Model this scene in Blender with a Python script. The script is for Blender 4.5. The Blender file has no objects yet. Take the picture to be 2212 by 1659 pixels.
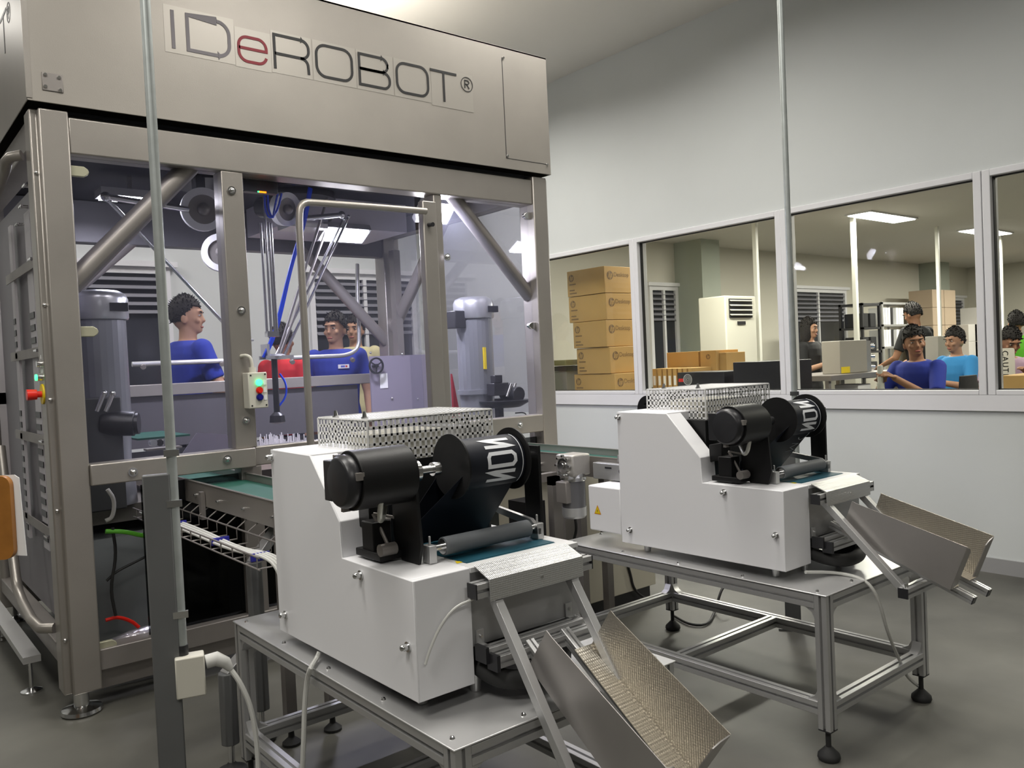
import bpy, math, random
from mathutils import Vector as V, Matrix
random.seed(5)
PI = math.pi
SC = bpy.context.scene
COL = SC.collection
# ------------------------------------------------------------------ camera
H = 1.4
F = 1779.25
CX, CY = 1106.0, 829.5
RGT = V((.77473738, -.63059515, -.04617081))
DWN = V((-.05293738, .0080749, -.99856519))
FWD = V((.63006319, .77606994, -.02712613))
CAM = V((0, 0, H))
cd = bpy.data.cameras.new('camera'); cam = bpy.data.objects.new('camera', cd); COL.objects.link(cam)
cd.sensor_width = 36.0; cd.sensor_fit = 'HORIZONTAL'; cd.lens = F / 2212.0 * 36.0
cd.clip_start = .05; cd.clip_end = 100
M = Matrix.Identity(4)
for i, c in enumerate((RGT, -DWN, -FWD)):
    for j in range(3): M[j][i] = c[j]
M.translation = CAM
cam.matrix_world = M
SC.camera = cam
# ------------------------------------------------------------------ world, exposure, lights
w = bpy.data.worlds.new('world'); SC.world = w; w.use_nodes = True
w.node_tree.nodes['Background'].inputs[0].default_value = (.5, .55, .6, 1)
w.node_tree.nodes['Background'].inputs[1].default_value = .05
SC.view_settings.view_transform = 'Standard'; SC.view_settings.look = 'None'
SC.view_settings.gamma = 1; SC.view_settings.use_curve_mapping = False
SC.view_settings.exposure = 1.08
def area(name, loc, size, power, col=(1, 1, 1), rot=(0, 0, 0), spread=180):
    l = bpy.data.lights.new(name, 'AREA'); l.shape = 'RECTANGLE'; l.size = size[0]; l.size_y = size[1]
    l.energy = power; l.color = col; l.spread = math.radians(spread)
    o = bpy.data.objects.new(name, l); COL.objects.link(o); o.location = loc; o.rotation_euler = rot
    return o
WARM = (1, .965, .905)
# main hall ceiling lamps, unseen, added where walls and machines needed light
for i, (x, y, p, s_) in enumerate(((.1, 2.4, 17, 155), (-1.1, 1.0, 24, 165), (2.1, 2.2, 20, 155), (3.6, 3.4, 17, 158), (3.6, 1.0, 7, 158), (-2.4, 4.2, 14, 165), (3.4, 5.9, 38, 160), (.3, 6.6, 24, 150), (-.2, -2.2, 26, 165), (3.3, -2.4, 9, 150))):
    area('ceiling_area', (x, y, 3.97), (1.2, .6), p, WARM, spread=s_)
# unseen lamp added above the robot cell to brighten the ceiling there
area('uplight', (2.3, 4.9, 3.36), (1.3, .3), 10, WARM, (PI, 0, 0))
# second room troffers
for x, y, p in ((7.2, 5.2, 44), (10.5, 5.2, 54), (13.6, 5.16, 62), (7.2, 1.8, 40), (10.5, 1.8, 50), (17, 5.1, 66)):
    area('ceiling_area', (x, y, 3.0), (1.15, .3), p, (1, .95, .86))
# cell work lights
area('cell_light', (2.72, 4.0, 2.30), (.20, .10), 9, (.87, .86, 1))
area('cell_light', (2.62, 4.9, 2.26), (.3, .12), 20, (.87, .86, 1))
area('cell_light', (1.3, 4.9, 2.38), (.3, .12), 5, (.87, .86, 1))  # extra left lamp, added to lift the left bay
# ------------------------------------------------------------------ helpers
def ray(x, y): return FWD + RGT * ((x - CX) / F) + DWN * ((y - CY) / F)
def P(x, y, X=None, Y=None, Z=None, d=None):
    """point where the sight line of a pixel meets a real plane of the room"""
    r = ray(x, y)
    if X is not None: t = X / r[0]
    elif Y is not None: t = Y / r[1]
    elif Z is not None: t = (Z - H) / r[2]
    else: t = d
    return CAM + r * t
MATS = {}
def mat(name, col, rough=.5, metal=0., emit=None, es=1., noise=0., nscale=8., bump=0., bscale=60., alpha=None, spec=.5, aniso=None):
    if name in MATS: return MATS[name]
    m = bpy.data.materials.new(name); m.use_nodes = True; nt = m.node_tree; b = nt.nodes['Principled BSDF']
    b.inputs['Base Color'].default_value = (*col, 1); b.inputs['Roughness'].default_value = rough
    b.inputs['Metallic'].default_value = metal; b.inputs['Specular IOR Level'].default_value = spec
    tc = nt.nodes.new('ShaderNodeTexCoord')
    if emit: b.inputs['Emission Color'].default_value = (*emit, 1); b.inputs['Emission Strength'].default_value = es
    if noise:
        n = nt.nodes.new('ShaderNodeTexNoise'); n.inputs['Scale'].default_value = nscale; n.inputs['Detail'].default_value = 5
        mp = nt.nodes.new('ShaderNodeMapping'); nt.links.new(tc.outputs['Object'], mp.inputs[0]); nt.links.new(mp.outputs[0], n.inputs[0])
        if aniso: mp.inputs['Scale'].default_value = aniso
        r = nt.nodes.new('ShaderNodeValToRGB'); nt.links.new(n.outputs[0], r.inputs[0])
        r.color_ramp.elements[0].position = .3; r.color_ramp.elements[1].position = .7
        r.color_ramp.elements[0].color = (*[max(0, c * (1 - noise)) for c in col], 1)
        r.color_ramp.elements[1].color = (*[min(1, c * (1 + noise)) for c in col], 1)
        nt.links.new(r.outputs[0], b.inputs['Base Color'])
    if bump:
        n2 = nt.nodes.new('ShaderNodeTexNoise'); n2.inputs['Scale'].default_value = bscale
        nt.links.new(tc.outputs['Object'], n2.inputs[0])
        bp = nt.nodes.new('ShaderNodeBump'); bp.inputs['Strength'].default_value = bump; bp.inputs['Distance'].default_value = .01
        nt.links.new(n2.outputs[0], bp.inputs['Height']); nt.links.new(bp.outputs[0], b.inputs['Normal'])
    MATS[name] = m; return m
def glass(name, tint, refl=.5, haze=0.0, hazecol=(.8, .8, .9), rough=.02):
    m = bpy.data.materials.new(name); m.use_nodes = True; nt = m.node_tree; nt.nodes.clear()
    out = nt.nodes.new('ShaderNodeOutputMaterial'); t = nt.nodes.new('ShaderNodeBsdfTransparent'); g = nt.nodes.new('ShaderNodeBsdfGlossy')
    t.inputs[0].default_value = (*tint, 1); g.inputs['Roughness'].default_value = rough
    lw = nt.nodes.new('ShaderNodeLayerWeight'); lw.inputs[0].default_value = .25
    ml = nt.nodes.new('ShaderNodeMath'); ml.operation = 'MULTIPLY'; ml.inputs[1].default_value = refl
    nt.links.new(lw.outputs['Fresnel'], ml.inputs[0])
    mx = nt.nodes.new('ShaderNodeMixShader'); nt.links.new(ml.outputs[0], mx.inputs[0]); nt.links.new(t.outputs[0], mx.inputs[1]); nt.links.new(g.outputs[0], mx.inputs[2])
    last = mx
    if haze:
        d = nt.nodes.new('ShaderNodeBsdfDiffuse'); d.inputs[0].default_value = (*hazecol, 1)
        tr = nt.nodes.new('ShaderNodeBsdfTranslucent'); tr.inputs[0].default_value = (*hazecol, 1)
        a = nt.nodes.new('ShaderNodeMixShader'); a.inputs[0].default_value = .5
        nt.links.new(d.outputs[0], a.inputs[1]); nt.links.new(tr.outputs[0], a.inputs[2])
        m2 = nt.nodes.new('ShaderNodeMixShader'); m2.inputs[0].default_value = haze
        nt.links.new(mx.outputs[0], m2.inputs[1]); nt.links.new(a.outputs[0], m2.inputs[2]); last = m2
    nt.links.new(last.outputs[0], out.inputs[0]); MATS[name] = m; return m
def dimple(name, col, rough, metal, scale, strength):
    m = mat(name, col, rough, metal); nt = m.node_tree; b = nt.nodes['Principled BSDF']
    tc = nt.nodes.new('ShaderNodeTexCoord'); v = nt.nodes.new('ShaderNodeTexVoronoi'); v.inputs['Scale'].default_value = scale
    v.inputs['Randomness'].default_value = 0
    nt.links.new(tc.outputs['Object'], v.inputs[0]); bp = nt.nodes.new('ShaderNodeBump'); bp.inputs['Strength'].default_value = strength
    bp.inputs['Distance'].default_value = .004
    nt.links.new(v.outputs['Distance'], bp.inputs['Height']); nt.links.new(bp.outputs[0], b.inputs['Normal']); return m
STEEL = mat('brushed stainless steel', (.38, .355, .325), .38, .65, noise=.07, nscale=3, bump=.04, bscale=300)
STEELD = mat('dull stainless steel', (.27, .25, .235), .45, .5, noise=.08, nscale=5)
STEELR = mat('polished steel', (.7, .7, .7), .18, 1.)
PANEL = mat('stainless hood panel', (.37, .345, .31), .44, .5, noise=.10, nscale=1.6, bump=.03, bscale=200)
ALU = mat('anodised aluminium', (.56, .56, .56), .38, .7)
ALUD = mat('dark slot aluminium', (.13, .13, .13), .6, .3)
WHITE = mat('white powder coat', (.80, .80, .82), .42, bump=.02, bscale=400)
BLACK = mat('black powder coat', (.007, .007, .0075), .45, bump=.05, bscale=500, spec=.3)
RUB = mat('black rubber', (.02, .02, .02), .7)
ROLLER = mat('grey rubber roller', (.11, .12, .13), .6)
TEAL = mat('teal conveyor belt', (.01, .075, .11), .45)
GREEN = mat('green conveyor belt', (.012, .085, .06), .55, noise=.1, nscale=4)
TIN = mat('bare sheet metal', (.40, .40, .40), .42, .6, noise=.05, nscale=6)
WALL = mat('painted wall', (.60, .625, .62), .75, noise=.025, nscale=1.2)
WALL2 = mat('cream wall paint', (.60, .58, .50), .8)
CEIL = mat('white ceiling paint', (.78, .76, .71), .85)
CEIL2 = mat('office ceiling', (.62, .60, .55), .85)
FLOOR = mat('grey coated concrete', (.103, .101, .087), .5, noise=.40, nscale=1.5, bump=.05, bscale=9)
FRAMEW = mat('white window frame', (.72, .72, .74), .4)
DARKG = mat('dark night glass', (.03, .032, .04), .12)
LOUV = mat('grey louvre slats', (.25, .25, .28), .35)
GALV = mat('galvanised pipe', (.42, .45, .44), .45, .6, noise=.08, nscale=20)
POSTG = mat('grey painted post', (.115, .118, .118), .5, noise=.05, nscale=9)
PLAST = mat('cream plastic', (.62, .60, .52), .45)
CABLEW = mat('white cable', (.6, .6, .57), .5)
CABLEK = mat('black cable', (.015, .015, .015), .5)
BLUEH = mat('blue pneumatic hose', (.0, .06, .75), .35)
GRNW = mat('green yellow wire', (.12, .5, .03), .45)
REDM = mat('red plastic', (.75, .02, .01), .35)
YEL = mat('yellow plastic', (.8, .6, .01), .45)
CARD = mat('cardboard', (.50, .31, .11), .8, noise=.06, nscale=5)
CARDP = mat('cardboard print', (.20, .12, .055), .8)
BLKP = mat('black plastic', (.02, .02, .023), .35)
MOTG = mat('grey motor paint', (.33, .34, .37), .35, .55)
MOTS = mat('silver motor cowl', (.62, .63, .66), .3, .7)
CLEAR = glass('cell glazing', (.93, .93, .96), .22, .016, (.75, .78, 1))
WGLASS = glass('window pane', (.92, .93, .90), .35)
SMOKE = glass('dark lower glazing', (.30, .31, .31), .5)
EMW = mat('lamp diffuser', (1, 1, 1), .5, emit=(1, .98, .95), es=14)
EMC = mat('cell lamp diffuser', (1, 1, 1), .5, emit=(.92, .92, 1), es=30)
EMG = mat('green lit button', (.1, .9, .3), .3, emit=(.05, 1, .25), es=1.2)
EMO = mat('orange status light', (1, .2, .0), .3, emit=(1, .12, .0), es=3)
PAPER = mat('white paper', (.8, .8, .8), .7)
def basis(d):
    d = V(d).normalized(); a = V((0, 0, 1)) if abs(d.z) < .95 else V((1, 0, 0))
    u = d.cross(a).normalized(); v = d.cross(u).normalized(); return d, u, v
class MB:
    def __init__(s): s.v = []; s.f = []
    def add(s, vs, fs):
        n = len(s.v); s.v += [V(a) for a in vs]; s.f += [tuple(i + n for i in f) for f in fs]; return s
    def box(s, a, b):
        x0, y0, z0 = a; x1, y1, z1 = b
        x0, x1 = min(x0, x1), max(x0, x1); y0, y1 = min(y0, y1), max(y0, y1); z0, z1 = min(z0, z1), max(z0, z1)
        return s.add([(x0, y0, z0), (x1, y0, z0), (x1, y1, z0), (x0, y1, z0), (x0, y0, z1), (x1, y0, z1), (x1, y1, z1), (x0, y1, z1)],
                     [(0, 3, 2, 1), (4, 5, 6, 7), (0, 1, 5, 4), (1, 2, 6, 5), (2, 3, 7, 6), (3, 0, 4, 7)])
    def cbox(s, c, size, R=None):
        n = len(s.v); h = V(size) / 2; s.box(-h, h)
        for i in range(n, len(s.v)): s.v[i] = (R @ s.v[i] if R else s.v[i]) + V(c)
        return s
    def bar(s, p, q, w, h, up=(0, 0, 1)):
        p = V(p); q = V(q); d = (q - p).normalized(); u = d.cross(V(up))
        if u.length < 1e-4: u = d.cross(V((1, 0, 0)))
        u.normalize(); v = u.cross(d).normalized(); vs = []
        for c in (p, q):
            for a, b in ((-1, -1), (1, -1), (1, 1), (-1, 1)): vs.append(c + u * a * w / 2 + v * b * h / 2)
        return s.add(vs, [(3, 2, 1, 0), (4, 5, 6, 7), (0, 1, 5, 4), (1, 2, 6, 5), (2, 3, 7, 6), (3, 0, 4, 7)])
    def cyl(s, p, q, r, r2=None, n=16, cap=True):
        r2 = r if r2 is None else r2; p = V(p); q = V(q); d, u, v = basis(q - p); vs = []
        for c, rr in ((p, r), (q, r2)):
            for i in range(n):
                a = 2 * PI * i / n; vs.append(c + (u * math.cos(a) + v * math.sin(a)) * rr)
        fs = [(i, (i + 1) % n, n + (i + 1) % n, n + i) for i in range(n)]
        if cap: fs += [tuple(range(n - 1, -1, -1)), tuple(range(n, 2 * n))]
        return s.add(vs, fs)
    def ring(s, p, q, r, ri, n=24):
        p = V(p); q = V(q); d, u, v = basis(q - p); vs = []
        for c, rr in ((p, r), (q, r), (q, ri), (p, ri)):
            for i in range(n):
                a = 2 * PI * i / n; vs.append(c + (u * math.cos(a) + v * math.sin(a)) * rr)
        fs = []
        for k in range(4):
            for i in range(n):
                j = (i + 1) % n; k2 = (k + 1) % 4; fs.append((k * n + i, k * n + j, k2 * n + j, k2 * n + i))
        return s.add(vs, fs)
    def lathe(s, prof, c, ax=(0, 0, 1), n=24):
        d, u, v = basis(ax); vs = []; c = V(c)
        for r, t in prof:
            for i in range(n):
                a = 2 * PI * i / n; vs.append(c + d * t + (u * math.cos(a) + v * math.sin(a)) * max(r, 1e-4))
        fs = []
        for k in range(len(prof) - 1):
            for i in range(n):
                j = (i + 1) % n; fs.append((k * n + i, k * n + j, (k + 1) * n + j, (k + 1) * n + i))
        fs += [tuple(range(n - 1, -1, -1)), tuple(range((len(prof) - 1) * n, len(prof) * n))]
        return s.add(vs, fs)
    def tube(s, pts, r, n=10, smooth=0):
        pts = [V(p) for p in pts]
        for _ in range(smooth):
            q = [pts[0]]
            for a, b in zip(pts, pts[1:]): q += [a * .75 + b * .25, a * .25 + b * .75]
            pts = q + [pts[-1]]
        vs = []; pu = None
        for k, c in enumerate(pts):
            d = (pts[min(k + 1, len(pts) - 1)] - pts[max(k - 1, 0)])
            d, u, v = basis(d)
            if pu is not None:
                u = (pu - d * pu.dot(d))
                u = u.normalized() if u.length > 1e-5 else basis(d)[1]
                v = d.cross(u)
            pu = u; rr = r[k] if isinstance(r, (list, tuple)) else r
            for i in range(n):
                a = 2 * PI * i / n; vs.append(c + (u * math.cos(a) + v * math.sin(a)) * rr)
        fs = []
        for k in range(len(pts) - 1):
            for i in range(n):
                j = (i + 1) % n; fs.append((k * n + i, k * n + j, (k + 1) * n + j, (k + 1) * n + i))
        fs += [tuple(range(n - 1, -1, -1)), tuple(range((len(pts) - 1) * n, len(pts) * n))]
        return s.add(vs, fs)
    def sph(s, c, r, n=12, m=8, sc=(1, 1, 1), R=None):
        vs = []; c = V(c)
        for k in range(m + 1):
            t = PI * k / m
            for i in range(n):
                a = 2 * PI * i / n; p = V((math.sin(t) * math.cos(a) * sc[0], math.sin(t) * math.sin(a) * sc[1], math.cos(t) * sc[2])) * r
                vs.append(c + (R @ p if R else p))
        fs = [(k * n + i, (k + 1) * n + i, (k + 1) * n + (i + 1) % n, k * n + (i + 1) % n) for k in range(m) for i in range(n)]
        return s.add(vs, fs)
    def prism(s, poly, fn, a, b):
        """poly: 2D points, fn(u,v,t)->3D, extruded t=a..b"""
        n = len(poly); vs = [fn(u, v, a) for u, v in poly] + [fn(u, v, b) for u, v in poly]
        return s.add(vs, [tuple(range(n - 1, -1, -1)), tuple(range(n, 2 * n))] + [(i, (i + 1) % n, n + (i + 1) % n, n + i) for i in range(n)])
    def loft(s, secs, n=16):
        vs = []
        for c, rx, ry in secs:
            for i in range(n):
                a = 2 * PI * i / n; vs.append(V(c) + V((math.cos(a) * rx, math.sin(a) * ry, 0)))
        fs = [(k * n + i, k * n + (i + 1) % n, (k + 1) * n + (i + 1) % n, (k + 1) * n + i) for k in range(len(secs) - 1) for i in range(n)]
        fs += [tuple(range(n - 1, -1, -1)), tuple(range((len(secs) - 1) * n, len(secs) * n))]
        return s.add(vs, fs)
    def stroke(s, pts, wd, fn, t=.001, closed=False):
        """flat ribbon along a 2D path with mitred joints; fn(u,v,t)->3D"""
        n = len(pts); L = []; Rr = []
        for i, (x, y) in enumerate(pts):
            a = pts[(i - 1) % n] if (closed or i > 0) else None; b = pts[(i + 1) % n] if (closed or i < n - 1) else None
            def nd(p, q):
                dx, dy = q[0] - p[0], q[1] - p[1]; l = math.hypot(dx, dy) or 1; return (-dy / l, dx / l)
            if a is None: nx, ny = nd((x, y), b); k = 1
            elif b is None: nx, ny = nd(a, (x, y)); k = 1
            else:
                n1 = nd(a, (x, y)); n2 = nd((x, y), b); nx, ny = n1[0] + n2[0], n1[1] + n2[1]; l = math.hypot(nx, ny) or 1
                nx /= l; ny /= l; k = min(2.5, 1 / max(.3, nx * n1[0] + ny * n1[1]))
            L.append((x + nx * wd / 2 * k, y + ny * wd / 2 * k)); Rr.append((x - nx * wd / 2 * k, y - ny * wd / 2 * k))
        m = n if closed else n - 1
        for i in range(m):
            j = (i + 1) % n
            q = [L[i], L[j], Rr[j], Rr[i]]
            s.add([fn(u, v, 0) for u, v in q] + [fn(u, v, t) for u, v in q], [(0, 1, 2, 3), (7, 6, 5, 4), (0, 4, 5, 1), (2, 6, 7, 3)] + ([(3, 7, 4, 0)] if i == 0 and not closed else []) + ([(1, 5, 6, 2)] if i == m - 1 and not closed else []))
        return s
ORG = {}
def link(name, mb, m, org=V((0, 0, 0)), bevel=0, sub=0, solid=0, smooth=True):
    me = bpy.data.meshes.new(name); me.from_pydata([tuple(v - org) for v in mb.v], [], mb.f); me.update()
    if smooth:
        me.polygons.foreach_set('use_smooth', [True] * len(me.polygons))
        try: me.set_sharp_from_angle(angle=math.radians(38))
        except Exception: pass
    import bmesh
    bm = bmesh.new(); bm.from_mesh(me); bmesh.ops.recalc_face_normals(bm, faces=bm.faces); bm.to_mesh(me); bm.free()
    me.materials.append(m); o = bpy.data.objects.new(name, me); COL.objects.link(o)
    if solid: md = o.modifiers.new('thick', 'SOLIDIFY'); md.thickness = solid; md.offset = 0
    if bevel: md = o.modifiers.new('bevel', 'BEVEL'); md.width = bevel; md.segments = 2; md.limit_method = 'ANGLE'; md.angle_limit = .6
    if sub: md = o.modifiers.new('sub', 'SUBSURF'); md.levels = sub; md.render_levels = sub
    return o
def thing(name, label, cat, loc=(0, 0, 0), group=None):
    o = bpy.data.objects.new(name, None); COL.objects.link(o); o.location = loc; o.empty_display_size = .1
    o['label'] = label; o['category'] = cat
    if group: o['group'] = group
    ORG[o.name] = V(loc); return o
def part(par, name, mb, m, label=None, **k):
    org = ORG[par.name]; o = link(name, mb, m, org, **k); o.parent = par; ORG[o.name] = org
    if label: o['label'] = label
    return o
def solo(name, mb, m, label, cat, loc=None, group=None, kind=None, **k):
    if loc is None:
        xs = [v.x for v in mb.v]; ys = [v.y for v in mb.v]; zs = [v.z for v in mb.v]
        loc = V(((min(xs) + max(xs)) / 2, (min(ys) + max(ys)) / 2, min(zs)))
    loc = V(loc); o = link(name, mb, m, loc, **k); o.location = loc; o['label'] = label; o['category'] = cat; ORG[o.name] = loc
    if group: o['group'] = group
    if kind: o['kind'] = kind
    return o
def struct(name, mb, m, par=None, **k):
    if par is not None: return part(par, name, mb, m, **k)
    o = link(name, mb, m, **k); o['kind'] = 'structure'; ORG[o.name] = V((0, 0, 0)); return o
def copy_tree(o, off, label=None, group=None, top=True):
    c = o.copy(); COL.objects.link(c)
    if top:
        c.location = o.location + V(off)
        if label: c['label'] = label
        if group: c['group'] = group
    for ch in list(o.children):
        k = copy_tree(ch, off, top=False); k.parent = c
    return c
def text_mb(s, size, fn, t=.0005):
    cu = bpy.data.curves.new('t', 'FONT'); cu.body = s; cu.size = size; cu.extrude = 0
    o = bpy.data.objects.new('t', cu); COL.objects.link(o); bpy.context.view_layer.update()
    dg = bpy.context.evaluated_depsgraph_get(); me = bpy.data.meshes.new_from_object(o.evaluated_get(dg))
    mb = MB(); mb.add([fn(v.co.x, v.co.y, t) for v in me.vertices], [tuple(p.vertices) for p in me.polygons])
    bpy.data.objects.remove(o); bpy.data.curves.remove(cu); bpy.data.meshes.remove(me); return mb
def prof(mb, p, q, s=.04, up=(0, 0, 1)):
    """slotted square aluminium extrusion from p to q"""
    p = V(p); q = V(q); d = (q - p).normalized(); u = d.cross(V(up))
    if u.length < 1e-4: u = d.cross(V((1, 0, 0)))
    u.normalize(); v = u.cross(d).normalized(); h = s / 2; g = s * .11; e = s * .26
    pl = []
    for k in range(4):
        c, sn = math.cos(k * PI / 2), math.sin(k * PI / 2)
        for a, b in ((h, -h + .001), (h, -g), (h - e, -g), (h - e, g), (h, g), (h, h - .001)): pl.append((a * c - b * sn, a * sn + b * c))
    n = len(pl); vs = [p + u * a + v * b for a, b in pl] + [q + u * a + v * b for a, b in pl]
    return mb.add(vs, [tuple(range(n - 1, -1, -1)), tuple(range(n, 2 * n))] + [(i, (i + 1) % n, n + (i + 1) % n, n + i) for i in range(n)])
def screw(mb, p, n, r=.009, h=.006): return mb.cyl(p, V(p) + V(n) * h, r, r * .75, 12)
exec_parts = []
SINGLE = {'bolts': 'bolt', 'screws': 'screw', 'rivets': 'rivet', 'hinges': 'hinge', 'pipe_clip': 'pipe_clip', 'corner_brackets': 'corner_bracket', 'side_bolts': 'side_bolt',
          'clips': 'clip', 'end_caps': 'end_cap', 'bracket_screws': 'bracket_screw', 'gear_bolts': 'gear_bolt', 'rear_handle_clips': 'handle_clip', 'wing_knob': 'wing_knob', 'rail_notch': 'rail_notch',
          'button_label': 'button_label', 'cage_knob': 'cage_knob', 'cable_tie': 'cable_tie', 'warning_label': 'warning_label', 'crossbar': 'crossbar', 'sticker_film': 'sticker_film',
          'lamp_hanger': 'lamp_hanger', 'foot': 'foot', 'reel_shaft': 'reel_shaft', 'step_foot': 'step_foot', 'angle_bracket': 'angle_bracket', 'side_plate': 'side_plate', 'hanger': 'hanger', 'side_button': 'side_button',
          'lower_frame': 'lower_frame', 'reel_flange': 'reel_flange', 'bracket_slot': 'bracket_slot', 'book': 'book', 'carton_print': 'carton_print', 'switch_block': 'switch_block'}
def clusters(mb):
    n = len(mb.v); par_ = list(range(n))
    def fd(a):
        while par_[a] != a: par_[a] = par_[par_[a]]; a = par_[a]
        return a
    for f in mb.f:
        for a, b in zip(f, f[1:]): par_[fd(a)] = fd(b)
    isl = {}
    for i in range(n): isl.setdefault(fd(i), []).append(i)
    keys = list(isl); bb = []
    for k in keys:
        p = [mb.v[i] for i in isl[k]]
        bb.append(([min(q[j] for q in p) for j in range(3)], [max(q[j] for q in p) for j in range(3)]))
    g = list(range(len(keys)))
    def fg(a):
        while g[a] != a: a = g[a]
        return a
    for i in range(len(keys)):
        for j in range(i):
            gap = max(max(bb[i][0][k] - bb[j][1][k], bb[j][0][k] - bb[i][1][k]) for k in range(3))
            if gap < .0015: g[fg(i)] = fg(j)
    out = {}
    for i, k in enumerate(keys): out.setdefault(fg(i), set()).update(isl[k])
    res = []
    for s_ in out.values():
        mp = {o: i for i, o in enumerate(sorted(s_))}; m = MB(); m.v = [mb.v[i] for i in sorted(s_)]
        m.f = [tuple(mp[i] for i in f) for f in mb.f if f[0] in mp]; res.append(m)
    return res
_part = part
def part(par, name, mb, m, label=None, **k):
    if name in SINGLE:
        r = None
        for c in clusters(mb):
            o = _part(par, SINGLE[name], c, m, label, **k); r = r or o
        return r
    return _part(par, name, mb, m, label, **k)
# ------------------------------------------------------------------ room shell
YW = 8.0; XW = 5.3
struct('floor', MB().box((-5, -4, -.1), (20, YW + .1, 0)), FLOOR, smooth=False)
struct('ceiling', MB().box((-5.1, -4, 4.0), (XW + .12, YW + .1, 4.1)), CEIL, smooth=False)
struct('ceiling', MB().box((XW + .12, -4, 3.05), (20, YW + .1, 3.15)), CEIL2, smooth=False)
struct('wall_back', MB().box((-5.1, YW, 0), (XW + .12, YW + .1, 4.0)), WALL, smooth=False)
struct('wall_back', MB().box((XW + .12, YW, 0), (20, YW + .1, 3.05)), WALL2, smooth=False)
struct('wall_left', MB().box((-5.1, -4, 0), (-5, YW, 4)), mat('unlit hall wall', (.22, .22, .21), .8), smooth=False)  # unseen walls coloured dark like an unlit hall, dimming steel reflections
struct('wall_front', MB().box((-5.1, -4.1, 0), (20, -4, 4)), MATS['unlit hall wall'], smooth=False)
struct('wall_far_right', MB().box((20, -4, 0), (20.1, YW, 3.05)), WALL2, smooth=False)
# partition wall with window band
Z0, Z1 = 1.10, 2.36
m = MB(); m.box((XW, -4, 0), (XW + .12, YW, Z0 - .03)); m.box((XW, -4, Z1 + .04), (XW + .12, YW, 4.0))
m.box((XW, 6.03, Z0 - .03), (XW + .12, YW, Z1 + .04)); m.box((XW, -4, Z0 - .03), (XW + .12, .62, Z1 + .04))
struct('wall_right', m, WALL, smooth=False)
struct('trim_1', MB().box((XW - .018, .62, .975), (XW, 6.075, Z0 - .03)), FRAMEW)
wins = [(4.86, 6.03), (3.42, 4.74), (2.05, 3.30), (.65, 1.93)]
wins = [(4.835, 6.03), (3.415, 4.745), (2.07, 3.325), (.66, 1.975)]
for i, (a, b) in enumerate(wins):
    fr = MB(); x0, x1 = XW - .018, XW + .10
    fr.box((x0, a - .045, Z0 - .03), (x1, a, Z1 + .04)); fr.box((x0, b, Z0 - .03), (x1, b + .045, Z1 + .04))
    fr.box((x0, a, Z1), (x1, b, Z1 + .04)); fr.box((x0 , a, Z0 - .03), (x1, b, Z0))
    wo = struct('window_%d' % (i + 1), fr, FRAMEW, bevel=.004)
    gk = MB(); g = .006
    for bx in (((a, Z1 - g), (b, Z1)), ((a, Z0), (b, Z0 + g)), ((a, Z0), (a + g, Z1)), ((b - g, Z0), (b, Z1))):
        gk.box((XW + .02, bx[0][0], bx[0][1]), (XW + .05, bx[1][0], bx[1][1]))
    struct('gasket', gk, RUB, wo)
    struct('pane', MB().box((XW + .03, a, Z0), (XW + .036, b, Z1)), WGLASS, wo, smooth=False)
# back wall windows (night outside) with louvres
def backwin(n, x0, x1, z0, z1, zs, y=YW):
    fr = MB(); f = .06
    fr.box((x0 - f, y - .05, z0 - f), (x0, y, z1 + f)); fr.box((x1, y - .05, z0 - f), (x1 + f, y, z1 + f))
    fr.box((x0, y - .05, z1), (x1, y, z1 + f)); fr.box((x0, y - .05, z0 - f), (x1, y, z0)); fr.box((x0 - .12, y - .09, z1 + f), (x1 + .12, y, z1 + f + .05))
    xm = (x0 + x1) / 2; fr.box((xm - .02, y - .05, z0), (xm + .02, y, z1))
    o = struct('window_%d' % n, fr, FRAMEW)
    struct('pane', MB().box((x0, y - .012, z0), (x1, y - .004, z1)), DARKG, o, smooth=False)
    sl = MB(); z = z1 - .05
    while z > zs:
        sl.cbox(((x0 + x1) / 2, y - .035, z), (x1 - x0 - .02, .05, .006), Matrix.Rotation(.7, 3, 'X')); z -= .075
    struct('louvre', sl, LOUV, o)
backwin(5, 1.0, 2.36, 1.05, 2.36, 1.95)
backwin(6, 3.87, 5.05, 1.05, 2.36, 1.75)
backwin(7, 9.15, 9.66, 1.0, 2.34, 1.9)
backwin(8, 12.7, 14.5, .9, 2.38, 1.85)
backwin(9, 18.6, 19.6, 1.0, 2.3, 1.6)
# skirting and column in the office
struct('wall_column', MB().box((9.72, YW - .5, 0), (10.15, YW, 3.05)), mat('column grey green', (.36, .39, .33), .8), smooth=False)
struct('wall_column', MB().box((17.6, YW - .4, 0), (18.1, YW, 3.05)), MATS['column grey green'], smooth=False)
struct('baseboard_right', MB().box((XW - .012, -4, 0), (XW, YW, .09)), mat('skirting', (.3, .3, .3), .6))
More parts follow.
